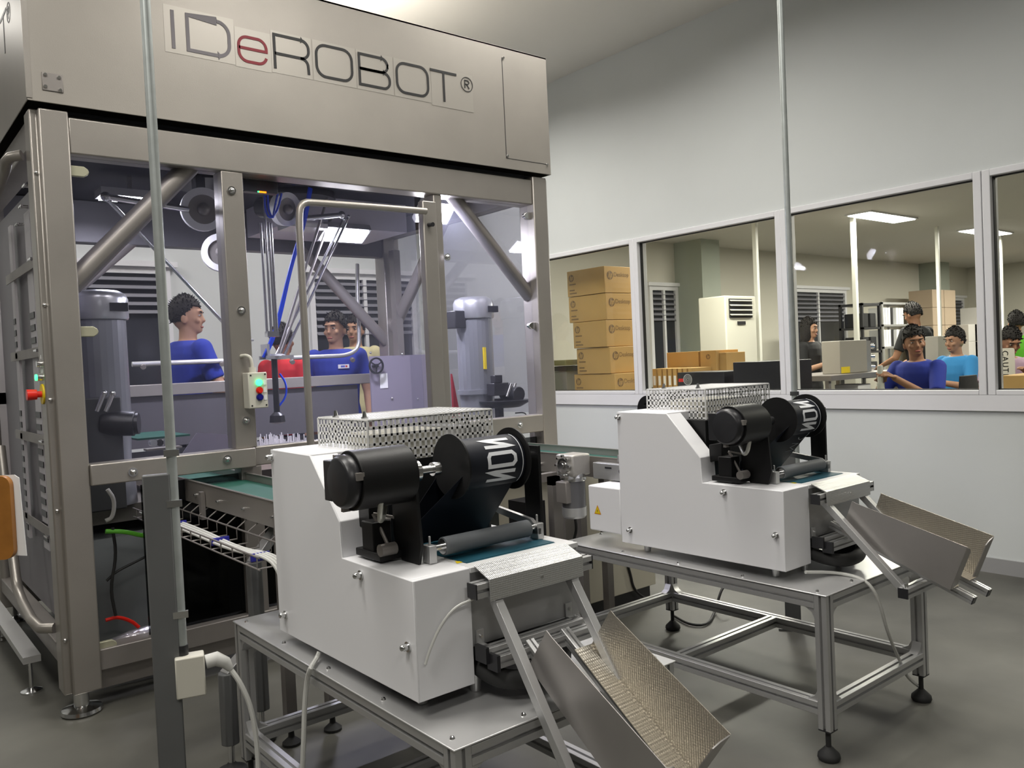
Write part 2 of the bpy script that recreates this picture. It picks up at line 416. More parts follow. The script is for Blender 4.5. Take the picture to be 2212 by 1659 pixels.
# ------------------------------------------------------------------ robot cell
X0, X1, YF, YR = .645, 3.46, 3.80, 5.60
cell = thing('robot_cell', 'tall stainless steel robot packing cell with glazed front and big lettered hood', 'machine', (2.05, 4.7, 0))
PW = .14
def pillar(x, y, sx, sy, notch=True):
    m = MB(); m.box((x, y, .10), (x + PW * sx, y + PW * sy, 2.52)); return m
def pil(x, y, notch=0):
    m = MB(); e = .03
    if notch > 0: pl = [(x, y + e), (x + e, y + e), (x + e, y), (x + PW, y), (x + PW, y + PW), (x, y + PW)]
    elif notch < 0: pl = [(x, y), (x + PW - e, y), (x + PW - e, y + e), (x + PW, y + e), (x + PW, y + PW), (x, y + PW)]
    else: pl = [(x, y), (x + PW, y), (x + PW, y + PW), (x, y + PW)]
    return m.prism(pl, lambda u, v, t: V((u, v, t)), .10, 2.52)
for x, y, nn in ((X0, YF, 1), (X1 - PW, YF, -1), (X0, YR, 0), (X1 - PW, YR, 0)):
    p = part(cell, 'pillar', pil(x, y, nn), STEEL, bevel=.006)
    f = MB(); cx, cy = x + PW / 2, y + PW / 2
    f.cyl((cx, cy, .03), (cx, cy, .11), .03, n=16); f.lathe([(.075, 0), (.082, .008), (.078, .022), (.04, .032), (.03, .034)], (cx, cy, 0))
    part(p, 'foot', f, STEELR)
# rivets on the corner strip
rv = MB()
for z in (2.26, 1.72, 1.33, .87, .33): rv.sph((X0 + .016, YF + .03, z), .009, 10, 6)
part(cell, 'rivets', rv, STEELR)
def rbox(a, b): return MB().box(a, b)
part(cell, 'top_beam', rbox((X0 + PW, YF + .01, 2.35), (X1 - PW, YF + .13, 2.50)), STEEL, bevel=.006)
part(cell, 'hood_gap_shade', rbox((X0 + .15, YF + .07, 2.50), (X1 - .15, YF + .09, 2.54)), BLKP)  # black strip in place of the shaded gap under the hood
part(cell, 'front_post', rbox((1.415, YF + .015, 1.05), (1.518, YF + .12, 2.35)), STEEL, bevel=.004)
part(cell, 'front_post', rbox((1.44, YF + .03, .2), (1.54, YF + .12, .96)), STEELD, bevel=.004)
dp = part(cell, 'door_post', rbox((2.50, YF - .02, .98), (2.59, YF + .03, 2.30)), STEEL, bevel=.006)
part(cell, 'front_post', rbox((2.60, YF + .02, .2), (2.655, YF + .12, 2.35)), STEEL, bevel=.004)
lb = MB(); lb.box((X0 + PW, YF - .012, .96), (1.50, YF + .09, 1.05)); part(cell, 'lower_beam', lb, STEEL, bevel=.005)
lb = MB(); lb.box((2.62, YF - .0, .965), (X1 - PW - .0, YF + .09, 1.07)); part(cell, 'lower_beam', lb, STEEL, bevel=.005)
lb = MB(); lb.box((1.50, YF + .03, .96), (2.62, YF + .09, 1.05)); part(cell, 'lower_beam', lb, STEEL, bevel=.005)
part(cell, 'base_beam', rbox((X0 + PW, YF + .02, .17), (X1 - PW, YF + .12, .26)), STEELD, bevel=.004)
part(cell, 'base_beam', rbox((X0 + PW, YF + .06, .08), (X1 - PW, YF + .12, .165)), STEELD, bevel=.004)
# bolts
bt = MB()
for x, z in ((.95, 1.0), (1.36, 1.01), (1.46, 2.26), (1.475, 1.70), (1.47, 1.18), (3.13, 1.02), (2.66, 2.0)):
    yy = YF - .012 if z < 1.1 else YF + .015
    if x > 2.6: yy = YF + .0
    bt.cyl((x, yy, z), (x, yy - .006, z), .020, n=16); bt.sph((x, yy - .008, z), .013, 12, 8)
part(cell, 'bolts', bt, STEELR)
# braces (front, rear, right side)
def brace(p, q, r=.045): part(cell, 'brace', MB().cyl(p, q, r, n=20), STEELD)
yb = YF + .10
brace((X0 + .12, yb, 1.80), (X0 + .70, yb, 2.42)); brace((X1 - .12, yb, 1.80), (X1 - .72, yb, 2.42), .042)
brace((X0 + .12, YR + .06, 1.62), (X0 + .95, YR + .06, 2.38), .04); brace((X1 - .12, YR + .06, 1.60), (X1 - .95, YR + .06, 2.46), .042)
brace((X1 - .07, YR + .02, 1.70), (X1 - .07, YR - .75, 2.44), .045); brace((X1 - .07, YF + .12, 1.78), (X1 - .07, YF + .8, 2.44), .042)
# rear and side frame
part(cell, 'top_beam', rbox((X0, YR + .02, 2.26), (X1, YR + .12, 2.52)), mat('shaded beam steel', (.17, .165, .175), .5, .4), bevel=.004)  # rear beam coloured darker to carry the shade at the cell top
part(cell, 'top_beam', rbox((X1 - .12, YF + PW, 2.40), (X1 - .02, YR, 2.52)), STEELD, bevel=.004)
part(cell, 'top_beam', rbox((X0 + .02, YF + PW, 2.40), (X0 + .12, YR, 2.52)), STEELD, bevel=.004)
part(cell, 'rear_beam', rbox((X0, YR, 1.285), (3.2, YR + .08, 1.36)), STEEL, bevel=.004)
part(cell, 'rear_panel', rbox((X0 + PW, YR + .03, .95), (3.05, YR + .04, 1.28)), mat('dark rear sheet', (.12, .115, .125), .45, .4))
part(cell, 'rear_panel', rbox((X0 + PW, YR + .03, .2), (X1 - PW, YR + .04, .93)), BLKP)
lp = P(797, 770, Y=5.45); rp = P(925, 760, Y=5.45)
lpan = part(cell, 'side_panel', rbox((lp.x, 5.44, .8), (rp.x + .1, 5.455, lp.z)), mat('lavender steel panel', (.36, .33, .42), .45, .5))
hw = MB(); c = P(812, 790, Y=5.40)
hw.ring((c.x, 5.40, c.z), (c.x, 5.388, c.z), .062, .050); hw.cyl((c.x, 5.44, c.z), (c.x, 5.38, c.z), .014)
for k in range(3):
    a = k * 2.09 + .5; hw.bar((c.x, 5.394, c.z), (c.x + .055 * math.cos(a), 5.394, c.z + .055 * math.sin(a)), .01, .008)
part(lpan, 'handwheel', hw, BLKP)
a = P(820, 807, Y=5.438); b = P(838, 838, Y=5.438); part(lpan, 'notice', rbox((a.x, 5.436, b.z), (b.x, 5.44, a.z)), PAPER)
bb = MB()
for q in ((800, 762), (868, 765), (846, 860), (902, 862)):
    c = P(*q, Y=5.44); bb.sph((c.x, 5.437, c.z), .01, 8, 6)
part(lpan, 'bolts', bb, STEELR)
part(cell, 'base_beam', rbox((X0, YR + .02, .10), (X1, YR + .12, .22)), STEELD)
part(cell, 'base_beam', rbox((X0 + .01, YF + PW, .20), (X0 + .08, YR, .28)), STEELD, bevel=.004)
part(cell, 'base_beam', rbox((X1 - .11, YF + PW, .10), (X1 - .02, YR, .22)), STEELD)
part(cell, 'rear_upright', rbox((P(840, 700, Y=YR).x, YR - .12, .95), (P(868, 700, Y=YR - .1).x, YR - .05, 2.3)), STEELD)
# glazing
for x0, x1, z0, z1 in ((X0 + PW, 1.415, 1.05, 2.35), (1.518, 2.50, 1.05, 2.33), (2.655, X1 - PW, 1.07, 2.35)):
    part(cell, 'glazing', rbox((x0, YF + .06, z0), (x1, YF + .066, z1)), CLEAR, smooth=False)
for x0, x1 in ((1.0, 1.44), (1.54, 2.60), (2.655, X1 - PW)):
    part(cell, 'lower_glazing', rbox((x0, YF + .07, .26), (x1, YF + .076, .93)), SMOKE, smooth=False)
part(cell, 'glazing', rbox((X1 - .05, YF + PW, 1.07), (X1 - .045, YR, 2.40)), CLEAR, smooth=False)
# latches and hinges on the pillars
lt = MB()
for z in (2.285, 1.61, .265):
    lt.prism([(0, -.022), (.055, -.022), (.07, -.012), (.075, 0), (.07, .012), (.055, .022), (0, .022)], lambda u, v, t: V((X0 + PW + u, t, z + v)), YF + .035, YF + .055)
part(cell, 'hinges', lt, mat('olive cast metal', (.42, .41, .30), .5, .4), bevel=.003)
lt = MB()
for z in (2.285, 1.615):
    lt.prism([(0, -.022), (-.03, -.022), (-.05, -.01), (-.055, 0), (-.05, .012), (-.03, .02), (0, .022)], lambda u, v, t: V((X1 - PW + u, t, z + v)), YF + .03, YF + .055)
part(cell, 'hinges', lt, STEELR, bevel=.003)
# door handle: long bent tube, and its pair at the rear
def bend(pts, r=.017, nm='door_handle', mt=STEEL): return part(cell, nm, MB().tube(pts, r, 12, 2), mt)
yh = YF - .05
hz0, hz1 = 1.00, 2.225
bend([(2.50, yh, 2.235), (2.2, yh, 2.232), (1.86, yh, 2.226), (1.775, yh, 2.222), (1.76, yh, 2.13), (1.76, yh, 1.9), (1.76, yh, 1.4), (1.76, yh, .97)], .018)
hb = MB(); hb.cyl((2.535, YF - .02, 2.17), (2.535, YF - .06, 2.165), .012); part(dp, 'door_knob', hb, BLKP)
y = YR + .2
a = P(285, 787, Y=y); b = P(498, 779, Y=y); part(cell, 'rear_handle', MB().tube([a, b], .017, 12), ALU)
q = [P(628, 773, Y=y), P(700, 770, Y=y), P(752, 768, Y=y), P(775, 752, Y=y), P(776, 720, Y=y), P(772, 640, Y=y), P(772, 570, Y=y)]
part(cell, 'rear_handle', MB().tube(q, .016, 12, 2), ALU)
hb = MB()
for px, py in ((308, 790), (478, 784), (630, 780), (760, 776)):
    c = P(px, py, Y=y); hb.cyl(c, c + V((0, -.02, -.01)), .018)
part(cell, 'rear_handle_clips', hb, STEELD)
# hood
hood = MB(); hx0, hx1, hz0, hz1, hy0, hy1 = X0 - .01, X1, 2.54, 3.255, YF - .015, YR + .16
hood.box((hx0, hy0, hz0), (hx1, hy0 + .004, hz1)); hood.box((hx0, hy0, hz0), (hx0 + .004, hy1, hz1)); hood.box((hx1 - .004, hy0, hz0), (hx1, hy1, hz1))
hood.box((hx0, hy1 - .004, hz0), (hx1, hy1, hz1)); hood.box((hx0, hy0, hz1 - .012), (hx1, hy1, hz1))
hoodo = part(cell, 'hood', hood, PANEL, bevel=.003)
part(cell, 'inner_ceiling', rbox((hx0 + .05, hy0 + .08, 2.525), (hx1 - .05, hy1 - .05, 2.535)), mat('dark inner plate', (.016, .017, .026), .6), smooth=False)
sp = MB(); sp.box((hx0 - .002, hy0 - .003, hz0 + .01), (hx0 + .02, hy0 + .0, hz1 - .02)); part(hoodo, 'corner_strip', sp, STEEL)
yl = hy0 - .001
def LF(u, v, t): return V((u, yl - .0015 * 1 - t, v))
# access panel seam and plate with four screws
seam = MB(); seam.box((3.108, yl - .0, 2.60), (3.112, yl + .001, 3.19)); seam.box((3.108, yl, 2.60), (3.44, yl + .001, 2.603))
part(hoodo, 'access_panel_seam', seam, BLKP)
sc = MB()
for x, z in ((3.12, 3.19), (3.118, 2.615), (3.43, 2.60)): screw(sc, (x, yl, z), (0, -1, 0), .008)
for x, z in ((.705, 2.652), (.755, 2.648), (.703, 2.604), (.757, 2.597)): screw(sc, (x, yl - .003, z), (0, -1, 0), .008)
part(hoodo, 'screws', sc, STEELR)
part(hoodo, 'fixing_plate', MB().box((.692, yl - .003, 2.588), (.770, yl + .002, 2.662)), STEELD, bevel=.006)
# lettering
zt, zb = 3.032, 2.862
wd = .0135
lx = lambda px, py: P(px, py, Y=hy0).x
def rr(x0, x1, z0, z1, r, n=6):
    pts = []
    for cx, cz, a0 in ((x1 - r, z1 - r, 0), (x0 + r, z1 - r, 90), (x0 + r, z0 + r, 180), (x1 - r, z0 + r, 270)):
        for k in range(n + 1):
            a = math.radians(a0 + 90 * k / n); pts.append((cx + r * math.cos(a), cz + r * math.sin(a)))
    return pts
def arcpts(cx, cz, r, a0, a1, n=8, sx=1): return [(cx + r * sx * math.cos(math.radians(a0 + (a1 - a0) * k / n)), cz + r * math.sin(math.radians(a0 + (a1 - a0) * k / n))) for k in range(n + 1)]
MGREY = mat('grey lettering', (.20, .185, .20), .6); MBLK = mat('black lettering', (.008, .008, .008), .5); MRED = mat('crimson lettering', (.24, .003, .015), .5)
def letter(strokes, m):
    mb = MB()
    for pts, cl in strokes: mb.stroke(pts, wd if m is not MGREY else wd * 1.15, LF, .001, cl)
    return part(hoodo, 'letter', mb, m)
h = wd / 2
x = (lx(368, 30) + lx(379, 113)) / 2; letter([([(x, zb), (x, zt)], False)], MGREY)
x0, x1 = lx(402, 75) + h, lx(497, 75) - h; r = .055
letter([([(x0, zb + h), (x1 - r, zb + h)] + arcpts(x1 - r, zb + h + r, r, -90, 0) + arcpts(x1 - r, zt - h - r, r, 0, 90) + [(x1 - r, zt - h), (x0, zt - h)], True)], MGREY)
x0, x1 = lx(513, 115) + h, lx(578, 115) - h; ez = 2.99
zm = (ez + zb) / 2 + .004; r = .042
letter([([(x0, zm), (x1, zm)] + arcpts(x1 - r, ez - h - r, r, 0, 90) + arcpts(x0 + r, ez - h - r, r, 90, 180) + arcpts(x0 + r, zb + h + r, r, 180, 270) + arcpts(x1 - r, zb + h + r, r, 270, 345), False)], MRED)
x0, x1 = lx(590, 115) + h, lx(669, 120) - h; r = .04; zm = zb + .074
letter([([(x0, zb), (x0, zt - h), (x1 - r, zt - h)] + arcpts(x1 - r, zt - h - r, r, 90, 0) + arcpts(x1 - r, zm + r, r, 0, -90) + [(x0, zm)], False),
        ([(x1 - r - .005, zm)] + arcpts(x1 - r, zm - .035, .035, 90, 0) + [(x1 - .003, zb)], False)], MBLK)
for a, b, py in ((681, 762, 140), (855, 926, 175)):
    x0, x1 = lx(a, py) + h, lx(b, py) - h; letter([(rr(x0, x1, zb + h, zt - h, .05), True)], MBLK)
x0, x1 = lx(774, 157) + h, lx(843, 157) - h; r = .038; zm = (zt + zb) / 2 + .004
letter([([(x0, zm), (x0, zt - h), (x1 - .01 - r, zt - h)] + arcpts(x1 - .01 - r, zt - h - r, r, 90, 0) + arcpts(x1 - .01 - r, zm + r, r, 0, -90) + [(x0, zm)], False),
        ([(x0, zm), (x1 - r, zm)] + arcpts(x1 - r, zm - r, r, 90, 0) + arcpts(x1 - r, zb + h + r, r, 0, -90) + [(x0, zb + h), (x0, zm)], False)], MBLK)
x0, x1 = lx(929, 175), lx(986, 180); letter([([(x0, zt - h), (x1, zt - h)], False), ([((x0 + x1) / 2, zt - wd), ((x0 + x1) / 2, zb)], False)], MBLK)
cx, cz = lx(1008, 186), 2.985; mb = MB(); mb.stroke([(cx + .04 * math.cos(k * PI / 16), cz + .04 * math.sin(k * PI / 16)) for k in range(32)], .004, LF, .001, True)
x0, x1 = cx - .014, cx + .016; mb.stroke([(x0, cz - .022), (x0, cz + .022), (x1 - .008, cz + .022), (x1, cz + .012), (x1 - .008, cz + .001), (x0, cz + .001)], .006, LF); mb.stroke([(x0 + .012, cz), (x1, cz - .022)], .006, LF)
part(hoodo, 'letter', mb, MBLK)
pt = MB(); MPATCH = mat('cleaned sticker film', (.405, .38, .342), .42, .5)
for a, b, py, z0, z1 in ((355, 505, 75, zb - .02, zt + .02), (508, 585, 110, zb - .025, zt - .01), (586, 672, 120, zb - .02, zt + .012), (676, 768, 140, zb - .02, zt + .012), (770, 848, 157, zb - .02, zt + .012), (851, 930, 172, zb - .02, zt + .012), (931, 1020, 180, zb - .03, zt + .01)):
    pt.box((lx(a, py), yl - .0003, z0), (lx(b, py), yl + .0006, z1))
part(hoodo, 'sticker_film', pt, MPATCH, smooth=False)
# partial lettering on the left side of the hood
mb = MB()
def LS(u, v, t): return V((hx0 - .0005 - t, -u, v))
ty = P(9, 75, X=hx0).y; ry = P(19, 40, X=hx0).y
mb.stroke([(-ty - .085, zt - wd / 2), (-ty + .085, zt - wd / 2)], wd, LS); mb.stroke([(-ty, zt - wd), (-ty, zb)], wd, LS); part(hoodo, 'letter', mb, MBLK)
mb = MB(); mb.stroke([(-ry + .04 * math.cos(k * PI / 16), 2.99 + .04 * math.sin(k * PI / 16)) for k in range(32)], .004, LS, .001, True)
mb.stroke([(-ry - .014, 2.968), (-ry - .014, 3.012), (-ry + .008, 3.012), (-ry + .015, 3.0), (-ry + .008, 2.99), (-ry - .014, 2.99)], .006, LS); part(hoodo, 'letter', mb, MBLK)
# push button box on the post
cb = part(cell, 'control_box', MB().box((1.463, YF - .055, 1.237), (1.555, YF + .015, 1.405)), PLAST, bevel=.004)
gl = MB(); gl.tube([(1.50, YF - .02, 1.40), (1.50, YF - .02, 1.44), (1.495, YF - .02, 1.475), (1.478, YF - .01, 1.488), (1.462, YF + .02, 1.485)], .008, 10, 1); gl.cyl((1.5, YF - .02, 1.40), (1.5, YF - .02, 1.43), .016)
part(cb, 'cable_gland', gl, PLAST)
for z, mm in ((1.357, EMG), (1.321, REDM), (1.288, mat('blue button', (.01, .01, .2), .3))):
    part(cb, 'button', MB().cyl((1.513, YF - .055, z), (1.513, YF - .072, z), .012, n=16).ring((1.513, YF - .055, z), (1.513, YF - .064, z), .016, .012), mm)
lbm = MB()
for z in (1.357, 1.321, 1.285): lbm.box((1.535, YF - .0565, z - .012), (1.549, YF - .0545, z + .012))
part(cb, 'button_label', lbm, PAPER)
sc = MB()
for xx, zz in ((1.476, 1.392), (1.545, 1.395), (1.476, 1.25), (1.545, 1.25)): sc.cyl((xx, YF - .055, zz), (xx, YF - .057, zz), .004, n=8)
part(cb, 'screws', sc, BLKP)
# emergency stop and buttons on the left side of the front pillar
es = MB(); c = V((X0, YF + .085, 1.355)); part(cell, 'emergency_stop_plate', MB().cyl(c, c + V((-.006, 0, 0)), .042, n=24), YEL)
part(cell, 'emergency_stop', MB().cyl(c + V((-.006, 0, 0)), c + V((-.024, 0, 0)), .013).cyl(c + V((-.024, 0, 0)), c + V((-.06, 0, 0)), .021, .023, 20), REDM)
b2 = MB()
for dz in (.07, .125): b2.cyl(c + V((0, 0, dz)), c + V((-.018, 0, dz)), .014)
part(cell, 'side_button', b2, STEELR); part(cell, 'side_button', MB().cyl(c + V((-.018, -.0, .07)), c + V((-.026, 0, .07)), .013), EMG)
lb2 = MB()
for dy, dz in ((0, .155), (-.012, .095), (.012, .095)): lb2.box((X0 - .001, c.y + dy - .006, c.z + dz - .008), (X0, c.y + dy + .006, c.z + dz + .008))
part(cell, 'button_label', lb2, PAPER)
# left side: notched guide rails, round tube frame
xs = X0 + .05
for y0, y1, xx in ((4.10, 4.20, xs), (4.32, 4.46, xs + .01), (4.78, 4.86, xs)):
    r_ = MB(); r_.box((xx, y0, .62), (xx + .012, y1, 2.2)); part(cell, 'guide_rail', r_, mat('light rail metal', (.55, .53, .56), .5, .3))
    nb = MB(); z = .66
    while z < 1.72:
        if not 1.28 < z < 1.5: nb.box((xx - .004, y0 + .01, z), (xx + .002, y1 - .01, z + .028))
        z += .058
    part(cell, 'rail_notch', nb, BLKP)
wl = MB(); wl.box((xs - .02, 4.0, .3), (xs - .005, 4.06, 2.3)); wl.box((xs + .03, 4.0, .3), (xs + .045, 5.5, 2.3)); part(cell, 'side_panel', wl, mat('grey side panel', (.22, .21, .23), .5, .4))
cr = MB()
for z in (1.92, 1.52, 1.12, .70): cr.box((xs - .004, 4.06, z), (xs + .0, 5.0, z + .045))
part(cell, 'crossbar', cr, STEELD)
kn = MB()
for yy, zz in ((4.15, 2.27), (4.27, 2.2), (4.4, 2.14), (4.12, 1.945), (4.12, 1.545), (4.12, 1.145), (4.14, .72)):
    kn.cyl((xs - .03, yy, zz), (xs, yy, zz), .008, n=10); kn.bar((xs - .03, yy - .035, zz), (xs - .03, yy + .035, zz), .008, .008)
part(cell, 'wing_knob', kn, STEELR)
part(cell, 'side_handle', MB().tube([(X0 - .01, 3.97, 2.36), (X0 - .06, 4.0, 2.35), (X0 - .06, 4.1, 2.3), (X0 - .06, 4.9, 2.2)], .022, 12, 1), STEEL)
part(cell, 'side_handle', MB().tube([(X0 - .06, 4.72, 1.1), (X0 - .06, 4.5, .5), (X0 - .06, 4.42, .42), (X0 - .06, 4.0, .36), (X0 - .0, 3.95, .36)], .022, 12, 1), STEEL)
part(cell, 'side_handle', MB().tube([(X0 - .04, 5.0, 2.2), (X0 - .04, 5.0, .4)], .022, 12), STEEL)
part(cell, 'side_step', MB().box((X0 - .09, 4.2, .16), (X0 - .02, 5.5, .19)), ALU)
ft = MB()
for yy in (4.3, 5.3):
    ft.cyl((X0 - .05, yy, .0), (X0 - .05, yy, .16), .008); ft.lathe([(.045, 0), (.045, .008), (.015, .02)], (X0 - .05, yy, 0), n=16)
part(cell, 'step_foot', ft, STEELR)
# work lamps in the cell
def celllamp(x, y, z, sx, sy, tilt=0):
    R = Matrix.Rotation(tilt, 3, 'X'); c = V((x, y, z))
    o = part(cell, 'work_lamp', MB().cbox(c + R @ V((0, 0, .029)), (sx + .03, sy + .03, .042), R), ALU)
    part(o, 'diffuser', MB().cbox(c + R @ V((0, 0, .003)), (sx, sy, .007), R), EMC)
celllamp(2.76, 4.03, 2.285, .2, .12, -.75); celllamp(2.62, 4.9, 2.275, .3, .12, -.5); celllamp(1.3, 4.9, 2.395, .3, .12)  # third lamp, in the left bay, is an added light source
hg = MB()
for xx, yy, z in ((2.76, 4.06, 2.32), (2.62, 4.93, 2.30), (1.3, 4.9, 2.44)): hg.box((xx - .01, yy - .01, z), (xx + .01, yy + .01, 2.53))
part(cell, 'lamp_hanger', hg, STEELD)
# small sensor block under the top beam
sb = part(cell, 'sensor_block', MB().box((1.555, YF + .10, 2.285), (1.73, YF + .15, 2.345)), BLKP, bevel=.004)
part(sb, 'status_light', MB().box((1.63, YF + .096, 2.283), (1.665, YF + .1, 2.290)), EMO); part(sb, 'status_light', MB().box((1.622, YF + .096, 2.283), (1.63, YF + .1, 2.290)), EMG)
part(cell, 'air_vent', MB().box((2.2, 4.8, 2.30), (2.45, 5.0, 2.33)), ALU)
part(cell, 'cabinet', MB().box((2.2, 4.9, 2.33), (3.1, 5.5, 2.52)), mat('pale steel box', (.55, .53, .58), .5, .3))
# cell floor tray, machine bed
part(cell, 'machine_bed', MB().box((X0 + .15, 4.25, .72), (X1 - .15, 5.5, .80)), STEELD)
bd = part(cell, 'lower_cabinet', MB().box((.86, 4.2, .13), (1.25, 4.9, .66)), mat('grey cabinet', (.26, .28, .28), .5))
part(cell, 'lower_cabinet', MB().box((1.55, 4.4, .13), (3.2, 5.2, .6)), BLKP)
# ------------------------------------------------------------------ table of slotted profiles (origin at front left corner of its top)
def make_table(ox, oy, label):
    W, L, HT = .735, 1.30, .57
    t = thing('profile_table', label, 'table', (ox, oy, 0), 'aluminium machine tables')
    o = V((ox, oy, 0)); s = .045
    tp = part(t, 'tabletop', MB().box(o + V((0, 0, HT - .005)), o + V((W, L, HT))), mat('matt aluminium sheet', (.60, .60, .60), .36, .55, noise=.04, nscale=3), bevel=.002)
    sc = MB()
    for k in range(5):
        for x in (.03, W - .03): sc.sph(o + V((x, .05 + k * .3, HT)), .007, 8, 4)
    for x in (.22, .45): sc.sph(o + V((x, .03, HT)), .007, 8, 4); sc.sph(o + V((x, L - .03, HT)), .007, 8, 4)
    part(tp, 'screws', sc, STEELR)
    zt_ = HT - .008 - s / 2
    a, b = s / 2 + .004, W - s / 2 - .004; c, d = s / 2 + .004, L - s / 2 - .004
    for x, y in ((a, c), (b, c), (a, d), (b, d)):
        lg = part(t, 'leg', prof(MB(), o + V((x, y, .105)), o + V((x, y, HT - .006)), s), ALU)
        f = MB(); f.cyl(o + V((x, y, .04)), o + V((x, y, .106)), .009, n=10); f.lathe([(.034, 0), (.038, .008), (.036, .02), (.02, .036), (.012, .045)], o + V((x, y, 0)), n=18)
        part(lg, 'levelling_foot', f, RUB)
        part(lg, 'end_cap', MB().box(o + V((x - s / 2, y - s / 2, .10)), o + V((x + s / 2, y + s / 2, .105))), BLKP)
    for p, q in (((a, c), (a, d)), ((b, c), (b, d)), ((a, c), (b, c)), ((a, d), (b, d))):
        p = V((*p, zt_)); q = V((*q, zt_)); dr = (q - p).normalized() * s / 2
        part(t, 'top_rail', prof(MB(), o + p + dr, o + q - dr, s), ALU)
    zl = .175
    for p, q in (((a, c), (a, d)), ((b, c), (b, d)), ((a, c), (b, c)), ((a, d), (b, d)), ((a, L * .52), (b, L * .52))):
        p = V((*p, zl)); q = V((*q, zl)); dr = (q - p).normalized() * s / 2
        part(t, 'lower_rail', prof(MB(), o + p + dr, o + q - dr, s), ALU)
    br = MB()
    def gus(p, d1, d2, e=.04):
        p = V(p); d1 = V(d1); d2 = V(d2); n = d1.cross(d2); vs = []
        for k in (-.017, .017): vs += [p + n * k, p + d1 * e + n * k, p + d1 * e * .35 + d2 * e * .35 + n * k, p + d2 * e + n * k]
        br.add(vs, [(0, 1, 2, 3), (7, 6, 5, 4), (0, 4, 5, 1), (1, 5, 6, 2), (2, 6, 7, 3), (3, 7, 4, 0)])
    for x, sx in ((a, 1), (b, -1)):
        for y, sy in ((c, 1), (d, -1)):
            for z, sz in ((zt_ - s / 2, -1), (zl + s / 2, 1)):
                gus(o + V((x, y + sy * s / 2, z)), (0, sy, 0), (0, 0, sz)); gus(o + V((x + sx * s / 2, y, z)), (sx, 0, 0), (0, 0, sz))
    part(t, 'corner_brackets', br, ALU)
    return t
tab1 = make_table(.978, 1.46, 'aluminium profile table in front carrying the nearer white machine')
tab2 = make_table(2.507, 1.478, 'aluminium profile table by the right wall carrying the farther white machine')
